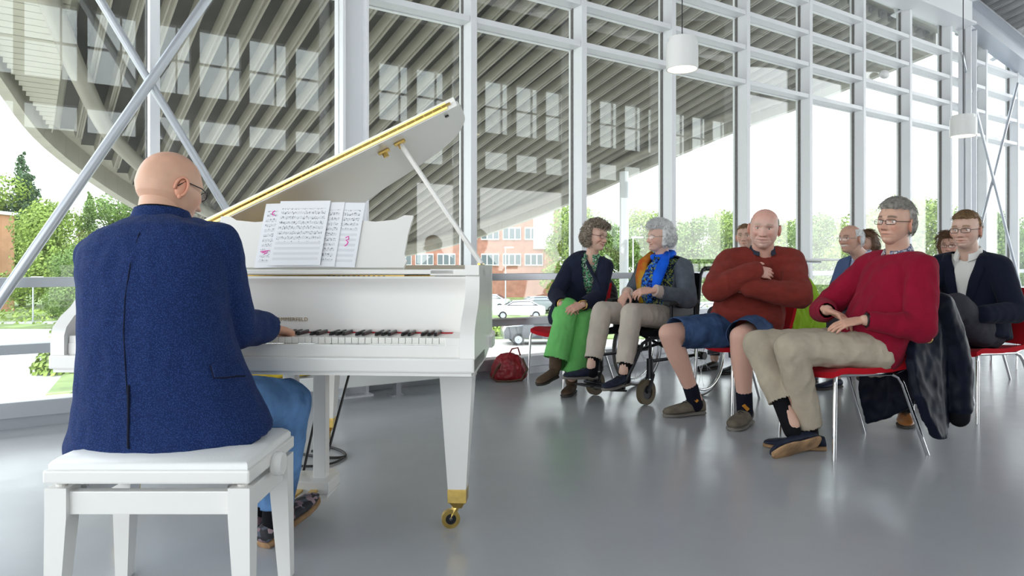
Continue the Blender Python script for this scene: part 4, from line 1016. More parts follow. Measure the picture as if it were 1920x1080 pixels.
mat('hair_grey', (.30, .28, .25), .55, var=.35, vscale=60); mat('hair_white', (.66, .66, .66), .6, var=.15, vscale=60); mat('hair_mixed', (.27, .22, .17), .55, var=.5, vscale=70); mat('hair_brown', (.12, .055, .022), .5, var=.3, vscale=60); mat('hair_fair', (.20, .115, .05), .5, var=.25, vscale=60); mat('hair_short_grey', (.34, .33, .32), .6, var=.2, vscale=80)

for n_ in ('blazer_blue', 'denim', 'denim_dark', 'knit_rust', 'knit_crimson', 'khaki', 'beige_trousers', 'green_trousers', 'navy_knit', 'navy_suit', 'grey_trousers', 'grey_knit', 'polo_navy', 'black_cloth', 'nylon_navy', 'lime_coat', 'jacket_mid', 'sock_dark', 'red_fabric', 'leather_navy', 'scarf_blue', 'scarf_warm', 'scarf_print', 'tunic_print', 'blouse_print', 'shirt_white', 'shirt_pale'):
    _, b = nodes_of(MATS[n_]); b.inputs['Specular IOR Level'].default_value = .13 if n_ in ('nylon_navy', 'leather_navy') else .10; b.inputs['Sheen Weight'].default_value = min(b.inputs['Sheen Weight'].default_value, .04)
def lift(P, dz):
    return P
def scalp(top, side, back, hl=.66, sl=.12, low=-.35, front_bald=0):
    """thickness function: hairline height hl on the forehead, sl = how far sideburn comes forward, low = nape"""
    def f(D, V):
        dx, dy, dz = D.T; nz = .055*fbm(V*np.array([1.5, 1, .4]), 55, 8); dz = dz+nz; dy = dy+nz*.6; a = sm(dz-hl+.10*np.clip(-dy, 0, 1), -.04, .06); b_ = sm(sl-dy, -.05, .08)*sm(dz, low-.06, low+.06)
        m_ = np.maximum(a, b_); w = np.clip(dz, 0, 1); t = top*w+side*(1-w); t = np.where(dy < -.2, t*(1-w)+back*(1-w)*0+t*w, t); t = t+(back-side)*sm(-dy, .2, .7)*(1-w)
        if front_bald: m_ = m_*(1-sm(dz, front_bald-.12, front_bald+.06)*sm(dy+.9, 0, .3))
        return m_*t
    return f

# ---- pianist
P = dict(pelvis=V3(-1.02, 2.05, .575), mid=V3(-1.05, 1.99, .85), neck=V3(-1.06, 2.10, 1.105), front=V3(.12, 1, 0), head=V3(-1.058, 2.14, 1.215), look=(.50, .84, -.24), up=(0.05, .25, 1),
    shL=V3(-1.235, 2.09, 1.0), shR=V3(-.885, 2.07, 1.035), elL=V3(-1.29, 2.20, .80), elR=V3(-.865, 2.16, .782), wrL=V3(-1.06, 2.37, .775), wrR=V3(-.838, 2.375, .768),
    hipL=V3(-1.12, 2.06, .56), hipR=V3(-.94, 2.06, .56), knL=V3(-1.02, 2.46, .50), knR=V3(-.785, 2.43, .50), anL=V3(-.93, 2.55, .10), anR=V3(-.835, 2.43, .10))
L = dict(skin=(.68, .40, .28), w=1.0, jaw=.2, seed=3, hs=1.03, neckr=.062, flush=.15, nose=.026)
hs = [dict(w=P['wrR'], d=(.42, .86, -.28), n=(.15, .25, 1), side=1, curl=((22, 30, 25), (25, 32, 28), (28, 35, 28), (25, 32, 25)), scale=1.0), dict(w=P['wrL'], d=(.45, .85, -.25), n=(.1, .25, 1), side=-1, curl=(25, 32, 28))]
pia, H, hd = person('bald pianist in a blue blazer and jeans seen from behind', P, L, hs)
JT = [(-.20, .296, .165, -.02), (-.12, .286, .172, -.02), (-.02, .260, .165, -.01), (.12, .236, .155, 0), (.32, .210, .145, 0), (.52, .203, .145, 0), (.70, .212, .138, -.005), (.82, .218, .122, -.01), (.90, .190, .105, -.012), (.955, .125, .085, -.008), (1.0, .078, .070, 0)]
jk = garment('blazer', top_mb(P, JT, .0, (.073, .064, .05, .93)), 'blazer_blue', pia, .008, 5, .0035, 9, 2, cuffs(P, (.073, .064, .05, .93)), .003)
mb = MB(); nk = P['neck']
for k in range(25):
    pass
rings = []
for k in range(31):
    q = R(-150+300*k/30)+math.pi; e = Vector((math.sin(q), math.cos(q), 0)); e = V3(math.sin(q), math.cos(q), 0); c = nk+V3(0, .0, .0); bk = (1-math.cos(q))/2
    z0 = .002+.020*bk; rings.append([c+e*.068+V3(0, 0, z0+.027), c+e*.076+V3(0, 0, z0+.028), c+e*.090+V3(0, 0, z0-.008), c+e*.078+V3(0, 0, z0-.012)])
MB().loft(rings).build('jacket_collar', 'blazer_blue', jk, smooth=60)
mb = MB().tube([nk+V3(.064*math.sin(q), .064*math.cos(q), .036+.012*-math.cos(q)) for q in [2*math.pi*k/24 for k in range(25)]], .008, 8, cap=False); mb.build('shirt', 'black_cloth', pia, smooth=True)
sp = surf(jk, [284, 262, 245, 236, 233, 236, 240, 243, 243], [402, 440, 500, 560, 620, 680, 740, 800, 842], .004); MB().tube(sp, .0016, 6).build('back_seam', 'navy_suit', jk)
sp = surf(jk, [243, 243, 243, 242], [722, 760, 800, 840], .005); MB().tube(sp, .0035, 6).build('back_vent', 'navy_suit', jk)
fl_ = surf(jk, [394, 404, 420, 440, 450, 456, 440, 418, 400], [685, 681, 683, 688, 693, 706, 706, 708, 708], .013); fb_ = surf(jk, [394, 404, 420, 440, 450, 456, 440, 418, 400], [685, 681, 683, 688, 693, 706, 706, 708, 708], .004)
if len(fl_) == 9 and len(fb_) == 9: MB().loft([fb_, fl_]).build('pocket_flap', 'blazer_blue', jk); MB().tube(fb_[4:]+fb_[:1], .003, 6).build('flap_shade', 'navy_suit', jk)  # darker tube under the flap stands in for its line of shade
garment('jeans', legs_mb(P, MALE, .006, (.098, .076, .06), .9, .1), 'denim', pia, .008, 4, .004, 12, 4, hems(P, .9, .06), .004)
for s_ in 'LR': MB().chain([P['kn'+s_].lerp(P['an'+s_], .85), P['an'+s_]+V3(0, 0, -.02)], [.044, .04]).build('sock', 'black_cloth', pia, smooth=True)
shoe(pia, (-.858, 2.40, 0), (-.745, 2.655, .085), (-.1, -.2, 1), .29, 'shoe_floral', 'sole_tan'); shoe(pia, (-.945, 2.50, 0), (-.88, 2.78, 0), (0, 0, 1), .29, 'shoe_floral', 'sole_tan')
glasses(pia, H, 'dark_metal', .022, .014, .098)

# ---- man in rust sweater
P = dict(pelvis=V3(1.56, 4.66, .57), mid=V3(1.60, 4.68, .80), neck=V3(1.665, 4.62, 1.075), front=V3(-.40, -.92, 0), head=V3(1.645, 4.52, 1.222), look=(-.40, -.90, -.14), up=(.06, -.1, 1),
    shL=V3(1.845, 4.60, 1.00), shR=V3(1.45, 4.64, .99), elL=V3(1.815, 4.385, .785), elR=V3(1.315, 4.47, .825), wrL=V3(1.50, 4.375, .835), wrR=V3(1.525, 4.365, .945),
    hipL=V3(1.66, 4.64, .55), hipR=V3(1.46, 4.64, .55), knL=V3(1.385, 4.20, .545), knR=V3(.995, 4.40, .545), anL=V3(1.435, 4.27, .10), anR=V3(1.20, 4.53, .10))
L = dict(skin=(.72, .45, .37), w=1.04, jaw=.12, seed=5, hs=1.10, neckr=.066, flush=.55, red=(1.0, .76, .74), nose=.027, jowl=.008, brow=(.40, .30, .25), brow_w=.5, legr=(.088, .066, .045), body_tint=(1.0, .93, .88), eyeopen=.85, tab=ell(MALE, .09, 1.12), stubble=.12)
hs = [dict(w=P['wrR'], d=(.88, .30, -.12), n=(-.3, -.9, .3), side=1, curl=(12, 15, 10)), dict(w=P['wrL'], d=(-.25, .95, .05), n=(-.8, -.3, .3), side=-1, curl=(15, 15, 10))]
rus, H, hd = person('heavy man in rust sweater and denim shorts with folded arms', P, L, hs)
T = ell(MALE, .10, 1.14)
garment('sweater', top_mb(P, T, .014, (.094, .084, .060, .98), t0=-.17), 'knit_rust', rus, .009, 5, .009, 7, 6)
garment('shorts', legs_mb(P, T, .008, (.118, .098, .098), -.10, .08), 'denim_dark', rus, .008, 4, .004, 12, 8, hems(P, -.10, .098), .004)
collar(rus, P, H, 'polo_navy', .074, .03, .022, .9)
hair(rus, H, *hd, lambda D, V: .0045*np.maximum(sm(-.16-D[:, 1], -.03, .06)*sm(D[:, 2], -.45, -.32), sm(.28-D[:, 1], -.05, .08)*sm(D[:, 2], .10, .18))*(1-sm(D[:, 2], .42, .60)), 'hair_short_grey', 3, .001, 0)
for s_ in 'LR':
    MB().chain([P['kn'+s_].lerp(P['an'+s_], .80), P['an'+s_]+V3(0, 0, -.03)], [.049, .048]).build('sock', 'sock_dark', rus, smooth=True)
    c = P['kn'+s_].lerp(P['an'+s_], .97); MB().box(c+V3(-.01, -.043, 0), (.045, .02, .022), Matrix.Rotation(.8, 3, 'Y'), .004).build('sock_patch', 'sock_orange', rus)
shoe(rus, (1.262, 4.57, 0), (.98, 4.47, 0), (0, 0, 1), .30, 'suede_taupe', 'sole_grey', .056, 'black', .105); shoe(rus, (1.475, 4.325, 0), (1.30, 4.09, 0), (0, 0, 1), .30, 'suede_taupe', 'sole_grey', .056, 'black', .105)

# ---- man in crimson sweater
P = dict(pelvis=V3(1.93, 3.72, .55), mid=V3(2.08, 3.76, .78), neck=V3(2.10, 3.76, 1.045), front=V3(-.96, -.26, 0), head=V3(2.055, 3.72, 1.205), look=(-.86, -.50, .03), up=(.1, 0, 1),
    shL=V3(2.11, 3.58, .955), shR=V3(2.04, 3.93, .965), elL=V3(2.05, 3.48, .665), elR=V3(1.81, 4.04, .72), wrL=V3(1.80, 3.535, .70), wrR=V3(1.715, 3.77, .735),
    hipL=V3(1.92, 3.62, .53), hipR=V3(1.93, 3.83, .53), knL=V3(1.43, 3.55, .555), knR=V3(1.345, 3.78, .545), anL=V3(1.575, 3.66, .09), anR=V3(1.455, 3.60, .15))
L = dict(skin=(.66, .40, .30), w=.97, jaw=.2, seed=7, hs=1.02, nose=.028, brow=(.16, .11, .08), flush=.1, legr=(.08, .058, .04))
hs = [dict(w=P['wrL']+V3(-.01, .01, 0), d=(-.95, .12, -.20), n=(-.1, -.35, 1), side=-1, curl=(14, 18, 14)), dict(w=P['wrR'], d=(.50, -.80, -.30), n=(.3, -.1, .95), side=1, curl=((18, 20, 15), (20, 22, 16), (22, 24, 18), (24, 26, 18)))]
cri, H, hd = person('grey-haired man with glasses in a crimson sweater and khaki trousers', P, L, hs)
garment('sweater', top_mb(P, ell(MALE, .035), .016, (.080, .068, .042, .95), t0=-.17), 'knit_crimson', cri, .008, 5, .009, 7, 9, cuffs(P, (.080, .068, .042, .95)), .004)
garment('trousers', legs_mb(P, MALE, .010, (.098, .078, .066), {'L': .88, 'R': .70}, .08), 'khaki', cri, .008, 4, .006, 9, 3, hems(P, {'L': .88, 'R': .70}, .066), .004)
collar(cri, P, H, 'liberty_print', .066, .036, .03, .7, tilt=.7)
hair(cri, H, *hd, scalp(.026, .006, .020, .60, -.10, -.42), 'hair_grey', 5, .005, 900, .035, .0011, .1, (-.35, -.4, -.6))
glasses(cri, H, 'dark_metal', .025, .012, .097, .0, .5)
for s_, e in (('L', .78), ('R', .55)): MB().chain([P['kn'+s_].lerp(P['an'+s_], e), P['an'+s_]+V3(0, 0, -.03)], [.05, .044]).build('sock', 'black_cloth', cri, smooth=True)
shoe(cri, (1.60, 3.60, .055), (1.30, 3.47, .022), (-.12, .82, .55), .31, 'leather_navy', 'sole_tan', .054, 'black', .09); shoe(cri, (1.66, 3.67, 0), (1.38, 3.74, 0), (0, 0, 1), .31, 'leather_navy', 'sole_tan', .052, 'black', .075)
MB().tube([P['wrL'].lerp(P['elL'], .03)+V3(.03*math.cos(q)*.2, .034*math.cos(q), .034*math.sin(q)) for q in [2*math.pi*k/16 for k in range(17)]], .006, 6, cap=False).build('wristwatch', 'black', cri)

# ---- man in navy blazer
P = dict(pelvis=V3(3.05, 4.56, .56), mid=V3(3.08, 4.60, .80), neck=V3(3.01, 4.56, 1.06), front=V3(-.82, -.57, 0), head=V3(2.945, 4.50, 1.205), look=(-.80, -.60, -.05), up=(.0, 0, 1),
    shL=V3(3.09, 4.40, .965), shR=V3(2.90, 4.70, .975), elL=V3(3.10, 4.27, .69), elR=V3(2.76, 4.68, .71), wrL=V3(2.84, 4.20, .68), wrR=V3(2.66, 4.44, .72),
    hipL=V3(3.0, 4.44, .55), hipR=V3(2.97, 4.66, .55), knL=V3(2.68, 4.18, .735), knR=V3(2.60, 4.42, .52), anL=V3(2.30, 4.22, .45), anR=V3(2.45, 4.33, .09))
L = dict(skin=(.70, .46, .37), w=.99, jaw=.16, seed=11, hs=1.02, nose=.025, brow=(.28, .17, .09), flush=.05)
hs = [dict(w=P['wrL'], d=(-.7, .5, -.2), n=(0, -.3, 1), side=-1, curl=(20, 20, 15)), dict(w=P['wrR'], d=(.1, -.9, -.2), n=(0, -.2, 1), side=1, curl=(20, 20, 15))]
nav, H, hd = person('man with glasses in navy blazer and open white shirt, legs crossed', P, L, hs)
def vcut(P, w0, zb, w1=.0):
    fr_ = Vector(P['front']).normalized(); rt = (P['shR']-P['shL']).normalized(); nk = P['neck']
    def cut(c, n):
        r = c-nk; z = -r.z; x = r.dot(rt); y = r.dot(fr_)
        return y > .0 and 0 <= z+.05 and z < zb and abs(x) < w0*(1-max(z, 0)/zb)+w1 and n.dot(fr_) > -.2
    return cut
garment('shirt', top_mb(P, ell(MALE, .02), .004, (.06, .05, .036, .98), t0=-.1), 'shirt_white', nav, .009, 5, .003, 10, 2)
JT2 = [(-.26, .225, .16, 0), (-.12, .215, .16, 0), (.0, .205, .155, 0), (.3, .185, .145, 0), (.52, .19, .145, 0), (.70, .198, .14, 0), (.82, .188, .12, -.008), (.90, .15, .10, -.012), (.965, .092, .08, -.008), (1.0, .072, .068, 0)]
jk = garment('blazer', top_mb(P, JT2, .0, (.074, .064, .05, .92)), 'navy_suit', nav, .008, 5, .003, 9, 5, vcut(P, .085, .40, .012), .005)
def lapels(o, P, m_, w0, zb, w1, name='lapel', r=.02):
    fr_ = Vector(P['front']).normalized(); rt = (P['shR']-P['shL']).normalized(); up = rt.cross(fr_); me = o.data
    t = BVHTree.FromPolygons([v.co.copy() for v in me.vertices], [tuple(p.vertices) for p in me.polygons])
    for s_ in (-1, 1):
        pts = []
        for k in range(12):
            z = -.02+(zb*.95)*k/11; x = s_*(w0*(1-max(z, 0)/zb)+w1+.018); q = P['neck']+rt*x-up*z+fr_*.5; h = t.ray_cast(q, -fr_)
            if h[0] is not None and (h[0]-q).length < .62: pts.append(h[0]+fr_*.004)
        if len(pts) > 3: MB().tube(pts, [r*(.55+.6*math.sin(3.0*min(1, .25+i/len(pts)*.8)))for i in range(len(pts))], 8, flat=(.28, fr_)).build(name, m_, o, smooth=True)
lapels(jk, P, 'navy_suit', .085, .40, .012, r=.03)
collar(nav, P, H, 'shirt_white', .066, .036, .035, .8, tilt=.7)
garment('trousers', legs_mb(P, MALE, .008, (.095, .075, .06), .9, .08), 'grey_trousers', nav, .008, 4, .004, 11, 7, hems(P, .9, .06), .004)
hair(nav, H, *hd, scalp(.018, .005, .010, .62, -.08, -.40), 'hair_fair', 6, .004, 600, .028, .001, .1, (-.3, .2, -.3))
glasses(nav, H, 'dark_metal', .025, .014, .097, .0, .5)
for s_ in 'LR': MB().chain([P['kn'+s_].lerp(P['an'+s_], .85), P['an'+s_]+V3(0, 0, -.02)], [.044, .04]).build('sock', 'black_cloth', nav, smooth=True)
shoe(nav, (2.49, 4.40, 0), (2.36, 4.15, 0), (0, 0, 1), .30, 'leather_tan', 'sole_dark', .05, 'black', .075); shoe(nav, (2.33, 4.25, .36), (2.10, 4.14, .30), (-.2, 0, 1), .30, 'leather_tan', 'sole_dark', .05, 'black', .075)

# ---- woman in green trousers
P = dict(pelvis=V3(.50, 5.74, .56), mid=V3(.52, 5.76, .80), neck=V3(.645, 5.60, 1.055), front=V3(.35, -.93, 0), head=V3(.672, 5.55, 1.208), look=(.70, -.70, -.10), up=(.14, 0, 1),
    shR=V3(.485, 5.66, .97), shL=V3(.745, 5.56, .965), elR=V3(.345, 5.52, .745), elL=V3(.672, 5.42, .73), wrR=V3(.375, 5.27, .685), wrL=V3(.53, 5.24, .68),
    hipR=V3(.42, 5.70, .55), hipL=V3(.58, 5.68, .55), knR=V3(.425, 5.31, .645), knL=V3(.56, 5.34, .56), anR=V3(.325, 5.22, .24), anL=V3(.455, 5.29, .12))
L = dict(skin=(.70, .44, .34), w=.95, jaw=.2, seed=13, hs=.97, nose=.023, smile=1, brow=(.25, .17, .12), brow_w=.5, tab=FEM, arm=(.042, .036, .026), neckr=.048, lip=(.48, .17, .15))
hs = [dict(w=P['wrR'], d=(.70, -.40, -.28), n=(-.1, -.75, .6), side=1, curl=((22, 25, 20), (24, 28, 22), (26, 30, 24), (28, 30, 24)), scale=.9), dict(w=P['wrL'], d=(-.75, -.35, -.22), n=(.05, -.7, .65), side=-1, curl=((22, 25, 20), (24, 28, 22), (26, 30, 24), (28, 30, 24)), scale=.9)]
grw, H, hd = person('smiling woman with curly hair, navy cardigan and bright green trousers', P, L, hs)
garment('blouse', top_mb(P, FEM, .004, (.05, .045, .034, .6), t0=-.1), 'blouse_print', grw, .009, 5, .003, 10, 2)
cg = garment('cardigan', top_mb(P, ell(FEM, 0), .018, (.066, .058, .043, .93), t0=-.2), 'navy_knit', grw, .008, 5, .004, 9, 5, cuffs(P, (.066, .058, .043, .93), vcut(P, .06, .42, .014)), .005)
lapels(cg, P, 'navy_knit', .06, .42, .014, 'cardigan_edge', .014)
collar(grw, P, H, 'blouse_print', .056, .028, .03, .8, tilt=.7)
garment('trousers', legs_mb(P, FEM, .008, (.092, .084, .092), .92, .08), 'green_trousers', grw, .008, 4, .005, 10, 3, hems(P, .92, .092), .004)
hair(grw, H, *hd, scalp(.034, .034, .040, .58, .10, -.62), 'hair_mixed', 9, .014, 1100, .045, .0024, 1.0, (0, -.3, -.8))
mat('frame_plum', (.10, .015, .02), .3)
glasses(grw, H, 'frame_plum', .022, .016, .094, .0, .8)
shoe(grw, (.335, 5.25, .13), (.19, 5.06, .10), (0, -.3, 1), .25, 'suede_brown', 'sole_dark', .043, None, .085, 'boot'); shoe(grw, (.475, 5.35, 0), (.385, 5.12, 0), (0, 0, 1), .25, 'suede_brown', 'sole_dark', .043, None, .085, 'boot')
MB().chain([P['anR']+V3(.005, .0, .05), P['anR']+V3(0, .01, -.03)], [.05, .047]).build('boot_shaft', 'suede_brown', grw, smooth=True); MB().chain([P['anL']+V3(0, .02, .04), P['anL']+V3(0, .02, -.03)], [.05, .047]).build('boot_shaft', 'suede_brown', grw, smooth=True)
for wn_ in ('wrR', 'wrL'): MB().tube([P[wn_]+V3(.005+.034*math.cos(q), -.005, .034*math.sin(q)) for q in [2*math.pi*k/16 for k in range(17)]], .004, 6, cap=False).build('bracelet', 'gold', grw)

# ---- elderly woman in the wheelchair
P = dict(pelvis=V3(1.13, 5.34, .60), mid=V3(1.20, 5.40, .82), neck=V3(1.165, 5.34, 1.055), front=V3(-.78, -.62, 0), head=V3(1.125, 5.30, 1.19), look=(-.94, -.33, .02), up=(.05, 0, 1),
    shL=V3(1.285, 5.20, .955), shR=V3(1.05, 5.44, .955), elL=V3(1.29, 5.08, .725), elR=V3(.93, 5.40, .74), wrL=V3(1.02, 4.97, .80), wrR=V3(.865, 5.21, .775),
    hipL=V3(1.20, 5.24, .58), hipR=V3(1.06, 5.40, .58), knL=V3(.855, 4.96, .63), knR=V3(.665, 5.12, .635), anL=V3(.785, 4.85, .23), anR=V3(.575, 5.0, .25))
L = dict(skin=(.69, .44, .35), w=.93, jaw=.2, seed=17, hs=.95, nose=.027, smile=.9, open=.9, brow=(.5, .42, .38), brow_w=.3, tab=FEM, arm=(.042, .036, .026), neckr=.05)
hs = [dict(w=P['wrL']+V3(-.01, 0, 0), d=(-.90, .05, -.10), n=(-.1, -.55, .8), side=-1, curl=((20, 25, 20), (25, 30, 22), (28, 32, 24), (32, 34, 25)), scale=.95), dict(w=P['wrR'], d=(-.50, -.35, -.72), n=(-.55, -.6, .4), side=1, curl=((15, 20, 15), (18, 22, 18), (22, 25, 20), (26, 28, 20)), scale=.95)]
old, H, hd = person('laughing white-haired woman with a blue scarf sitting in the wheelchair', P, L, hs)
garment('tunic', top_mb(P, ell(FEM, .05), .006, (.05, .045, .034, .6), t0=-.2), 'tunic_print', old, .009, 5, .003, 10, 2)
garment('cardigan', top_mb(P, ell(FEM, .04), .020, (.070, .062, .046, .80), t0=-.2), 'grey_knit', old, .008, 5, .004, 9, 5, cuffs(P, (.070, .062, .046, .80), vcut(P, .12, .60, .05)), .005)
for s_ in 'LR': MB().tube([P['el'+s_].lerp(P['wr'+s_], .76), P['el'+s_].lerp(P['wr'+s_], .98)], [.047, .044], 16).build('cuff', 'cuff_beige', old, smooth=60)
garment('trousers', legs_mb(P, FEM, .010, (.092, .074, .062), .86, .06), 'beige_trousers', old, .008, 4, .004, 10, 3, hems(P, .86, .062), .004)
hair(old, H, *hd, scalp(.042, .026, .044, .56, .10, -.50), 'hair_white', 9, .012, 900, .045, .0022, .7, (0, -.4, -.7))
glasses(old, H, 'chrome', .022, .016, .094, .0, .8)
fr_ = V3(-.78, -.62, 0); rt = V3(-.62, .78, 0); nk = P['neck']         # scarf: round the neck, one warm end, one blue end
def sc_pt(x, y, z): return nk+rt*x+fr_*y+V3(0, 0, z)
MB().tube([sc_pt(.078*math.sin(q), .075*math.cos(q)+.005, .0-.02*math.cos(q)) for q in [2*math.pi*k/20 for k in range(21)]], .026, 10, cap=False).build('scarf_loop', 'scarf_blue', old, smooth=True)
MB().tube([sc_pt(-.075, .05, .01), sc_pt(-.10, .12, -.06), sc_pt(-.085, .165, -.15), sc_pt(-.055, .18, -.24), sc_pt(-.035, .18, -.31)], [.03, .05, .055, .05, .03], 12, flat=(.35, fr_)).build('scarf_end', 'scarf_blue', old, smooth=True)
MB().tube([sc_pt(-.03, .10, -.03), sc_pt(-.02, .155, -.10), sc_pt(.0, .185, -.19), sc_pt(.0, .195, -.28), sc_pt(-.02, .195, -.36)], [.03, .045, .055, .06, .04], 12, flat=(.35, fr_)).build('scarf_end', 'scarf_print', old, smooth=True)
MB().tube([sc_pt(.07, .05, .01), sc_pt(.10, .12, -.06), sc_pt(.085, .16, -.15), sc_pt(.06, .18, -.26), sc_pt(.05, .19, -.36)], [.03, .048, .055, .05, .03], 12, flat=(.35, fr_)).build('scarf_end', 'scarf_warm', old, smooth=True)
for s_ in 'LR': MB().chain([P['kn'+s_].lerp(P['an'+s_], .78), P['an'+s_]+V3(0, 0, -.05)], [.046, .042]).build('sock', 'black_cloth', old, smooth=True)
shoe(old, (.815, 4.87, .135), (.62, 4.70, .125), (0, 0, 1), .26, 'leather_navy', 'sole_grey', .047, 'black', .085); shoe(old, (.615, 5.02, .155), (.365, 4.95, .165), (0, 0, 1), .26, 'leather_navy', 'sole_grey', .047, 'black', .085)

# ---- people further back: one generic seated pose
def seated(x, y, ang, head=None, look=None, neck_dz=0):
    M = Matrix.Translation((x, y, 0)) @ Matrix.Rotation(ang, 4, 'Z'); q = lambda a, b_, z: M @ V3(a, b_, z)
    f = (M.to_3x3() @ V3(1, 0, 0))
    P = dict(pelvis=q(-.08, 0, .57), mid=q(-.13, 0, .80), neck=q(-.08, 0, 1.06), front=f, head=head or q(-.05, 0, 1.2), look=look or f, shL=q(-.08, .175, .97), shR=q(-.08, -.175, .97), elL=q(.0, .23, .71), elR=q(.0, -.23, .71), wrL=q(.22, .10, .68), wrR=q(.22, -.10, .68),
        hipL=q(-.03, .09, .55), hipR=q(-.03, -.09, .55), knL=q(.40, .11, .52), knR=q(.40, -.11, .52), anL=q(.40, .12, .10), anR=q(.40, -.12, .10))
    hs = [dict(w=P['wrL'], d=f+(q(0, -1, 0)-q(0, 0, 0))*.3+V3(0, 0, -.15), n=(0, 0, 1), side=-1, curl=(20, 22, 15)), dict(w=P['wrR'], d=f+(q(0, 1, 0)-q(0, 0, 0))*.3+V3(0, 0, -.15), n=(0, 0, 1), side=1, curl=(20, 22, 15))]
    shoes = [(q(.36, .12, 0), q(.64, .13, 0)), (q(.36, -.12, 0), q(.64, -.13, 0))]
    return P, hs, shoes
def simple(label, x, y, ang, L, head, look, topm, legm, shoem, hairfn=None, hairm=None, strands=300, gl=None, shirt=None, slen=.04, curlk=.1):
    P, hs, sh = seated(x, y, ang, head, look)
    o, H, hd = person(label, P, L, hs, None, True, .012); tab = L.get('tab', MALE)
    if shirt:
        garment('shirt', top_mb(P, tab, .004, (.055, .048, .036, .98), t0=-.1), shirt, o, .011, 4, 0); collar(o, P, H, shirt, .064, .034, .03, .8)
        garment('jacket', top_mb(P, tab, .02, (.072, .062, .05, .92)), topm, o, .011, 4, .003, 9, 2, vcut(P, .07, .40, .012), .005)
    else: garment('sweater', top_mb(P, tab, .016, (.070, .060, .048, .93)), topm, o, .011, 4, .003, 9, 2)
    garment('trousers', legs_mb(P, tab, .008, (.092, .074, .06), .92, .08), legm, o, .011, 4, .003, 10, 3, hems(P, .92, .06), .004)
    for a, b_ in sh: shoe(o, a, b_, (0, 0, 1), .28, shoem, 'sole_dark', .047, None)
    if hairfn: hair(o, H, *hd, hairfn, hairm, 4, .006, strands, slen, .002, curlk, (0, -.3, -1))
    if gl: glasses(o, H, gl, .025, .014, .097, 0, .5)
    return o
simple('white-moustached man with glasses and blue jacket behind the man in crimson', 2.90, 5.82, R(206), dict(skin=(.62, .37, .28), seed=21, w=.98, nose=.027, tache=(.75, .73, .70), flush=.1, hs=1.02), at(1595, 448, 5.80), (-.93, -.36, -.03), 'jacket_mid', 'grey_trousers', 'leather_navy', lambda D, V: .016*np.maximum(sm(-.16-D[:, 1], -.03, .06)*sm(D[:, 2], -.5, -.36), sm(.15-D[:, 1], -.05, .08)*sm(D[:, 2], .10, .18))*(1-sm(D[:, 2], .50, .70)), 'hair_white', 120, 'chrome', 'shirt_pale')
simple('person with bare forehead mostly hidden behind the man in rust', 2.30, 6.65, R(215), dict(skin=(.66, .42, .33), seed=23, w=1.0), at(1398, 444, 6.5), (-.5, -.85, 0), 'grey_knit', 'grey_trousers', 'black', scalp(.008, .006, .008, .62, .0, -.4), 'hair_fair', 150)
simple('brown-haired woman with glasses behind the man in navy', 3.85, 6.0, R(205), dict(skin=(.64, .38, .29), seed=25, w=.94, tab=FEM, hs=.95), at(1782, 462, 5.95), (-.7, -.7, 0), 'black_cloth', 'black_cloth', 'black', scalp(.03, .034, .04, .60, .12, -.75), 'hair_brown', 500, 'dark_metal', None, .09)
simple('dark-haired woman hidden behind the moustached man', 3.42, 6.62, R(205), dict(skin=(.64, .38, .29), seed=27, w=.94, tab=FEM, hs=.95), at(1624, 458, 6.55), (-.9, -.4, 0), 'jacket_mid', 'black_cloth', 'black', scalp(.03, .03, .04, .60, .12, -.8), 'hair_brown', 400, None, None, .09)
# ------------------------------------------------------------------ chairs, wheelchair, coats, bags
chair(1.80, 3.74, R(191.6), 'red chair under the man in the crimson sweater')
chair(1.60, 4.80, R(196), 'red chair under the man in the rust sweater')
chair(3.03, 4.565, R(197), 'red chair under the man in the navy blazer')
chair(.47, 5.80, R(215), 'red chair under the woman in green trousers')
chair(2.95, 5.85, R(206), 'red chair under the moustached man')
chair(2.35, 6.68, R(215), 'red chair behind the man in rust, mostly hidden')
chair(3.90, 6.03, R(205), 'red chair under the brown-haired woman')
chair(3.47, 6.65, R(205), 'red chair under the dark-haired woman')
chair(4.95, 6.75, R(185), 'empty red chair at the white table by the right edge')
def table(x, y, rz, w, d, h, lab):
    t = empty('folding_table', lab, 'table', loc=(x, y, 0), rz=rz)
    MB().box((0, 0, h-.0125), (w, d, .025), bev=.006).build('table_top', 'white_paint', t)
    for sx in (-1, 1):
        for sy in (-1, 1): MB().tube([(sx*(w/2-.08), sy*(d/2-.06), h-.025), (sx*(w/2-.05), sy*(d/2-.05), 0)], .013, 8).build('leg', 'chrome', t, smooth=40)
    MB().tube([(-(w/2-.08), 0, h-.04), (w/2-.08, 0, h-.04)], .012, 8).build('cross_bar', 'chrome', t)
table(5.40, 7.5, R(10), 1.2, .7, .74, 'white table at the right picture edge')
table(3.15, 7.5, R(34), .8, .6, 1.05, 'high white table behind the moustached man')
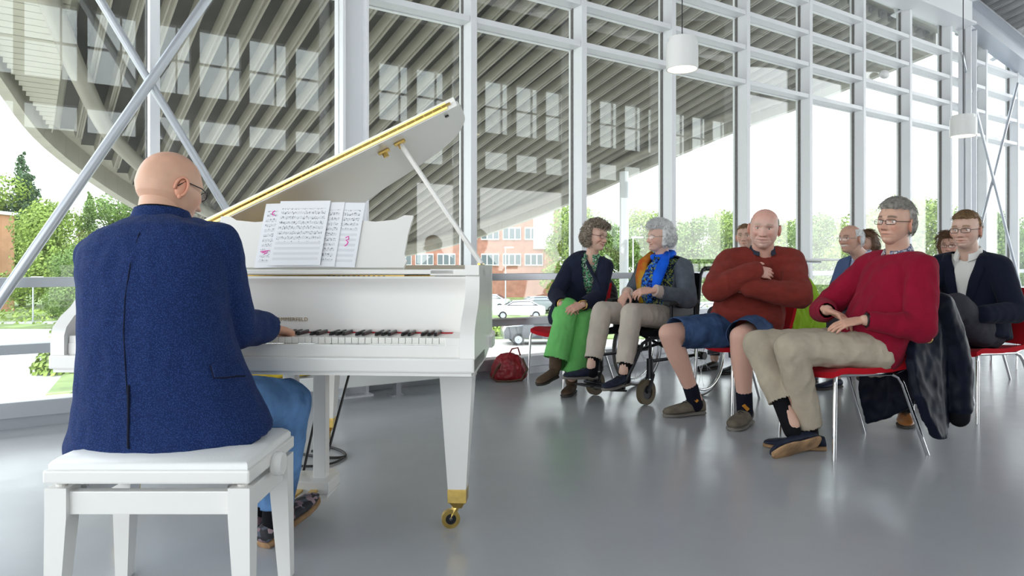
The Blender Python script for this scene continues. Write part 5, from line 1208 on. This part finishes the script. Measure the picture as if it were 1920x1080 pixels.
# wheelchair: local x forward
wc = empty('wheelchair', 'black wheelchair with spoked wheels and padded armrests', 'wheelchair', loc=(1.05, 5.27, 0), rz=R(220.5))
for s_ in (-1, 1):
    y = s_*.30; c = V3(-.22, y, .305)
    w = MB().disc(c, (0, 1, 0), .272, .286, .026, 48).build('rear_wheel', 'alu', wc, smooth=40)
    MB().tube([c+V3(.293*math.cos(q), 0, .293*math.sin(q)) for q in [2*math.pi*k/48 for k in range(49)]], .0135, 8, cap=False).build('tyre', 'rubber_grey', w, smooth=True)
    MB().tube([c+V3(.25*math.cos(q), s_*.035, .25*math.sin(q)) for q in [2*math.pi*k/40 for k in range(41)]], .0085, 8, cap=False).build('hand_rim', 'chrome', w, smooth=True)
    MB().tube([c-V3(0, .035, 0), c+V3(0, .035, 0)], .03, 16).build('hub', 'dark_metal', w, smooth=40)
    for k in range(18):
        q = 2*math.pi*k/18; q2 = q+(.35 if k % 2 else -.35); MB().tube([c+V3(.028*math.cos(q2), .02*(-1)**k, .028*math.sin(q2)), c+V3(.274*math.cos(q), 0, .274*math.sin(q))], .0014, 5).build('spoke', 'chrome', w)
    cc = V3(.35, s_*.24, .09); cw = MB().disc(cc, (0, 1, 0), .05, .088, .034, 28).build('caster', 'caster_tyre', wc, smooth=40); MB().disc(cc, (0, 1, 0), .012, .052, .02, 20).build('caster_rim', 'dark_metal', cw)
    MB().tube([cc+V3(0, s_*.026, 0), cc+V3(-.05, s_*.026, .12), cc+V3(-.055, s_*.0, .15), cc+V3(-.055, 0, .24)], .011, 8).tube([cc+V3(0, -s_*.026, 0), cc+V3(-.05, -s_*.026, .12), cc+V3(-.055, 0, .15)], .009, 8).build('caster_fork', 'dark_metal', wc, smooth=40)
    MB().tube([(.30, s_*.235, .18), (.30, s_*.235, .32)], .024, 10).build('fork_housing', 'dark_metal', wc, smooth=40)
    MB().tube([(-.28, s_*.235, .46), (.30, s_*.235, .46), (.37, s_*.225, .43), (.44, s_*.2, .28), (.52, s_*.17, .13)], .0125, 10).build('side_frame', 'dark_metal', wc, smooth=40)
    MB().tube([(-.26, s_*.235, .30), (.30, s_*.235, .30), (.30, s_*.235, .46)], .0125, 10).build('lower_frame', 'dark_metal', wc, smooth=40)
    MB().tube([(-.25, s_*.235, .30), (-.26, s_*.235, .50), (-.31, s_*.235, .90), (-.34, s_*.235, .945), (-.40, s_*.235, .955)], .0125, 10).build('back_post', 'dark_metal', wc, smooth=40)
    MB().tube([(-.37, s_*.235, .953), (-.49, s_*.235, .955)], .018, 10).build('push_handle', 'rubber', wc, smooth=40)
    MB().box((-.02, s_*.27, .705), (.36, .06, .032), bev=.01).build('armrest', 'rubber', wc); [MB().tube([(xa, s_*.27, .46), (xa, s_*.27, .69)], .011, 8).build('armrest_post', 'dark_metal', wc) for xa in (-.2, .1)]; MB().box((-.05, s_*.262, .575), (.30, .008, .2), bev=.003).build('side_guard', 'dark_metal', wc)
    MB().box((.56, s_*.095, .115), (.17, .16, .014), Matrix.Rotation(R(-8), 3, 'Y'), .004).build('footplate', 'rubber', wc)
MB().box((0, 0, .485), (.46, .44, .05), bev=.02).build('seat_cushion', 'black_cloth', wc)
MB().box((-.285, 0, .72), (.03, .45, .40), Matrix.Rotation(R(-7), 3, 'Y'), .01).build('back_sling', 'black_cloth', wc)
MB().tube([(-.1, -.22, .30), (-.1, .22, .45)], .012, 8).tube([(-.1, .22, .30), (-.1, -.22, .45)], .012, 8).build('cross_brace', 'dark_metal', wc)
MB().tube([(.52, -.19, .13), (.52, .19, .13)], .011, 8).build('foot_bar', 'dark_metal', wc)
# lime coat on the chair of the man in rust
def cloth(name, mb, m_, lab, cat, amp=.008, scale=7, seed=1, voxel=.01):
    me = remesh(mb, voxel, 5); wrinkle(me, amp, scale, seed); me.polygons.foreach_set('use_smooth', [True]*len(me.polygons)); o = link(name, me, m_); return tag(o, lab, cat)
def drape(mb, rows, th):
    """rows of 3-D points (top to bottom, same count): thick sheet"""
    n = len(rows[0]); R_ = []
    for r in rows:
        pts = [Vector(p) for p in r]; nrm = (pts[-1]-pts[0]).cross(Vector((0, 0, 1))).normalized()
        R_.append([p+nrm*th for p in pts]+[p-nrm*th for p in reversed(pts)])
    mb.loft(R_); return mb
mb = MB()
A = [(1500, 522, 4.80), (1525, 535, 4.95), (1545, 560, 5.1)]; 
drape(mb, [[at(1478, 520, 4.82), at(1500, 512, 4.92), at(1518, 525, 5.05)], [at(1476, 560, 4.80), at(1512, 550, 4.92), at(1540, 570, 5.08)], [at(1482, 615, 4.80), at(1516, 610, 4.92), at(1546, 605, 5.08)], [at(1490, 660, 4.82), at(1512, 665, 4.94), at(1535, 655, 5.08)], [at(1494, 715, 4.85), at(1510, 722, 4.95), at(1524, 700, 5.05)]], .018)
lc = cloth('coat', mb, 'lime_coat', 'lime green coat hung over the chair back beside the man in rust', 'coat', .012, 9, 3)
mb = MB(); drape(mb, [[at(1466, 540, 4.84), at(1492, 536, 4.86)], [at(1468, 600, 4.84), at(1492, 605, 4.86)], [at(1480, 660, 4.84), at(1496, 665, 4.86)]], .014); me = remesh(mb, .01, 4); link('coat_lining', me, 'navy_knit', lc)
# navy jacket on the chair of the man in crimson
mb = MB()
drape(mb, [[at(1718, 552, 3.72), at(1745, 540, 3.74), at(1765, 555, 3.88)], [at(1708, 620, 3.60), at(1755, 610, 3.64), at(1782, 620, 3.88)], [at(1704, 680, 3.50), at(1755, 680, 3.58), at(1790, 680, 3.88)], [at(1718, 740, 3.47), at(1758, 745, 3.56), at(1778, 740, 3.85)], [at(1738, 790, 3.48), at(1762, 795, 3.55), at(1772, 780, 3.78)], [at(1756, 822, 3.50), at(1764, 822, 3.54), at(1768, 812, 3.6)]], .022)
drape(mb, [[at(1610, 690, 4.02), at(1665, 690, 3.98), at(1715, 690, 3.9)], [at(1612, 740, 4.04), at(1668, 742, 3.98), at(1716, 738, 3.86)], [at(1626, 795, 4.05), at(1668, 782, 3.98), at(1712, 762, 3.84)]], .016)
mb.chain([at(1762, 575, 3.68), at(1780, 640, 3.72), at(1792, 700, 3.72), at(1797, 762, 3.70)], [.075, .085, .08, .062])
nj = cloth('jacket', mb, 'nylon_navy', 'navy blue jacket hung over the chair of the man in crimson', 'jacket', .007, 8, 6, .009)
MB().chain([at(1797, 764, 3.70), at(1798, 782, 3.69)], [.058, .052]).build('cuff', 'black_cloth', nj, smooth=True)
MB().tube([at(1738, 634, 3.50)+V3(.022*math.cos(q), -.012, .022*math.sin(q)) for q in [2*math.pi*k/20 for k in range(21)]], .0022, 6, cap=False).build('ring', 'brass', nj)
# red handbag on the floor
mat('bag_red', (.28, .012, .02), .35, var=.25, vscale=14, bump=.15, bscale=30)
mb = MB(); mb.loft([[V3(-.03+a*math.cos(q), 5.90+b_*math.sin(q), z) for q in [2*math.pi*k/20 for k in range(20)]] for a, b_, z in ((.12, .06, .002), (.155, .085, .03), (.15, .085, .10), (.12, .06, .17), (.08, .03, .215), (.05, .012, .23))]); 
hb = cloth('handbag', mb, 'bag_red', 'red leather handbag on the floor beside the green-trousered woman', 'bag', .008, 16, 2, .007)
MB().tube([(-.06, 5.86, .18), (-.12, 5.83, .12), (-.17, 5.80, .03), (-.13, 5.78, .012), (-.02, 5.79, .010), (.08, 5.82, .02), (.13, 5.84, .10), (.09, 5.87, .19)], .008, 8).build('strap', 'suede_brown', hb, smooth=True)
MB().tube([(-.03, 5.88, .215), (.0, 5.87, .27), (.05, 5.87, .28), (.07, 5.88, .215)], .007, 8).build('handle', 'bag_red', hb, smooth=True)
# quilted bag behind the woman in green
m = mat('quilt_grey', (.05, .05, .055), .6); nt, b = nodes_of(m); tc = nt.nodes.new('ShaderNodeTexCoord'); ck = nt.nodes.new('ShaderNodeTexWave'); ck.inputs['Scale'].default_value = 14; ck.bands_direction = 'DIAGONAL'; nt.links.new(tc.outputs['Object'], ck.inputs['Vector']); bp = nt.nodes.new('ShaderNodeBump'); bp.inputs['Strength'].default_value = .6; bp.inputs['Distance'].default_value = .01; nt.links.new(ck.outputs['Fac'], bp.inputs['Height']); nt.links.new(bp.outputs[0], b.inputs['Normal'])
mb = MB(); c = at(1132, 560, 5.93); mb.ball(c, (.05, .17, .19), rotz(R(35)), 20, 14); cloth('quilted_jacket', mb, 'quilt_grey', 'dark quilted jacket hung behind the woman in green', 'jacket', .006, 12, 2, .009)
# yellow bag on the convector
mat('bag_yellow', (.55, .40, .03), .5, var=.15, vscale=10)
mb = MB(); fbox(mb, -.90, -.36, -.41, -.30, .222, .30); cloth('yellow_bag', mb, 'bag_yellow', 'yellow bag lying on the convector behind the piano', 'bag', .01, 9, 2, .01)
# cables on the floor by the piano
mat('cable', (.012, .012, .012), .5)
pts = bez([at(520, 838, 3.75), at(560, 850, 3.65), at(600, 852, 3.6), at(630, 846, 3.62), at(625, 836, 3.72), at(600, 830, 3.8), at(570, 842, 3.72)], 6)
for p in pts: p.z = .008; p.x += .07; p.y -= .10
tag(MB().tube(pts, .007, 8).build('cable', 'cable', smooth=True), 'black cable looped on the floor behind the piano pedals', 'cable')
pts = bez([at(628, 846, 3.6), at(606, 860, 3.5), at(560, 868, 3.45), at(500, 862, 3.5), at(440, 870, 3.45)], 6)
for p in pts: p.z = .008; p.x += .07; p.y -= .10
tag(MB().tube(pts, .006, 8).build('cable', 'cable', smooth=True), 'black cable running left under the piano', 'cable')
tag(MB().ball(fp(7.75, -.05, 3.62), (.09, .06, .06), FM, 16, 10).tube([fp(7.75, .0, 3.62), fp(7.75, -.1, 3.62)], .03, 10).build('sensor', 'white_paint', smooth=True), 'small white sensor fixed to the upper window frame', 'sensor')
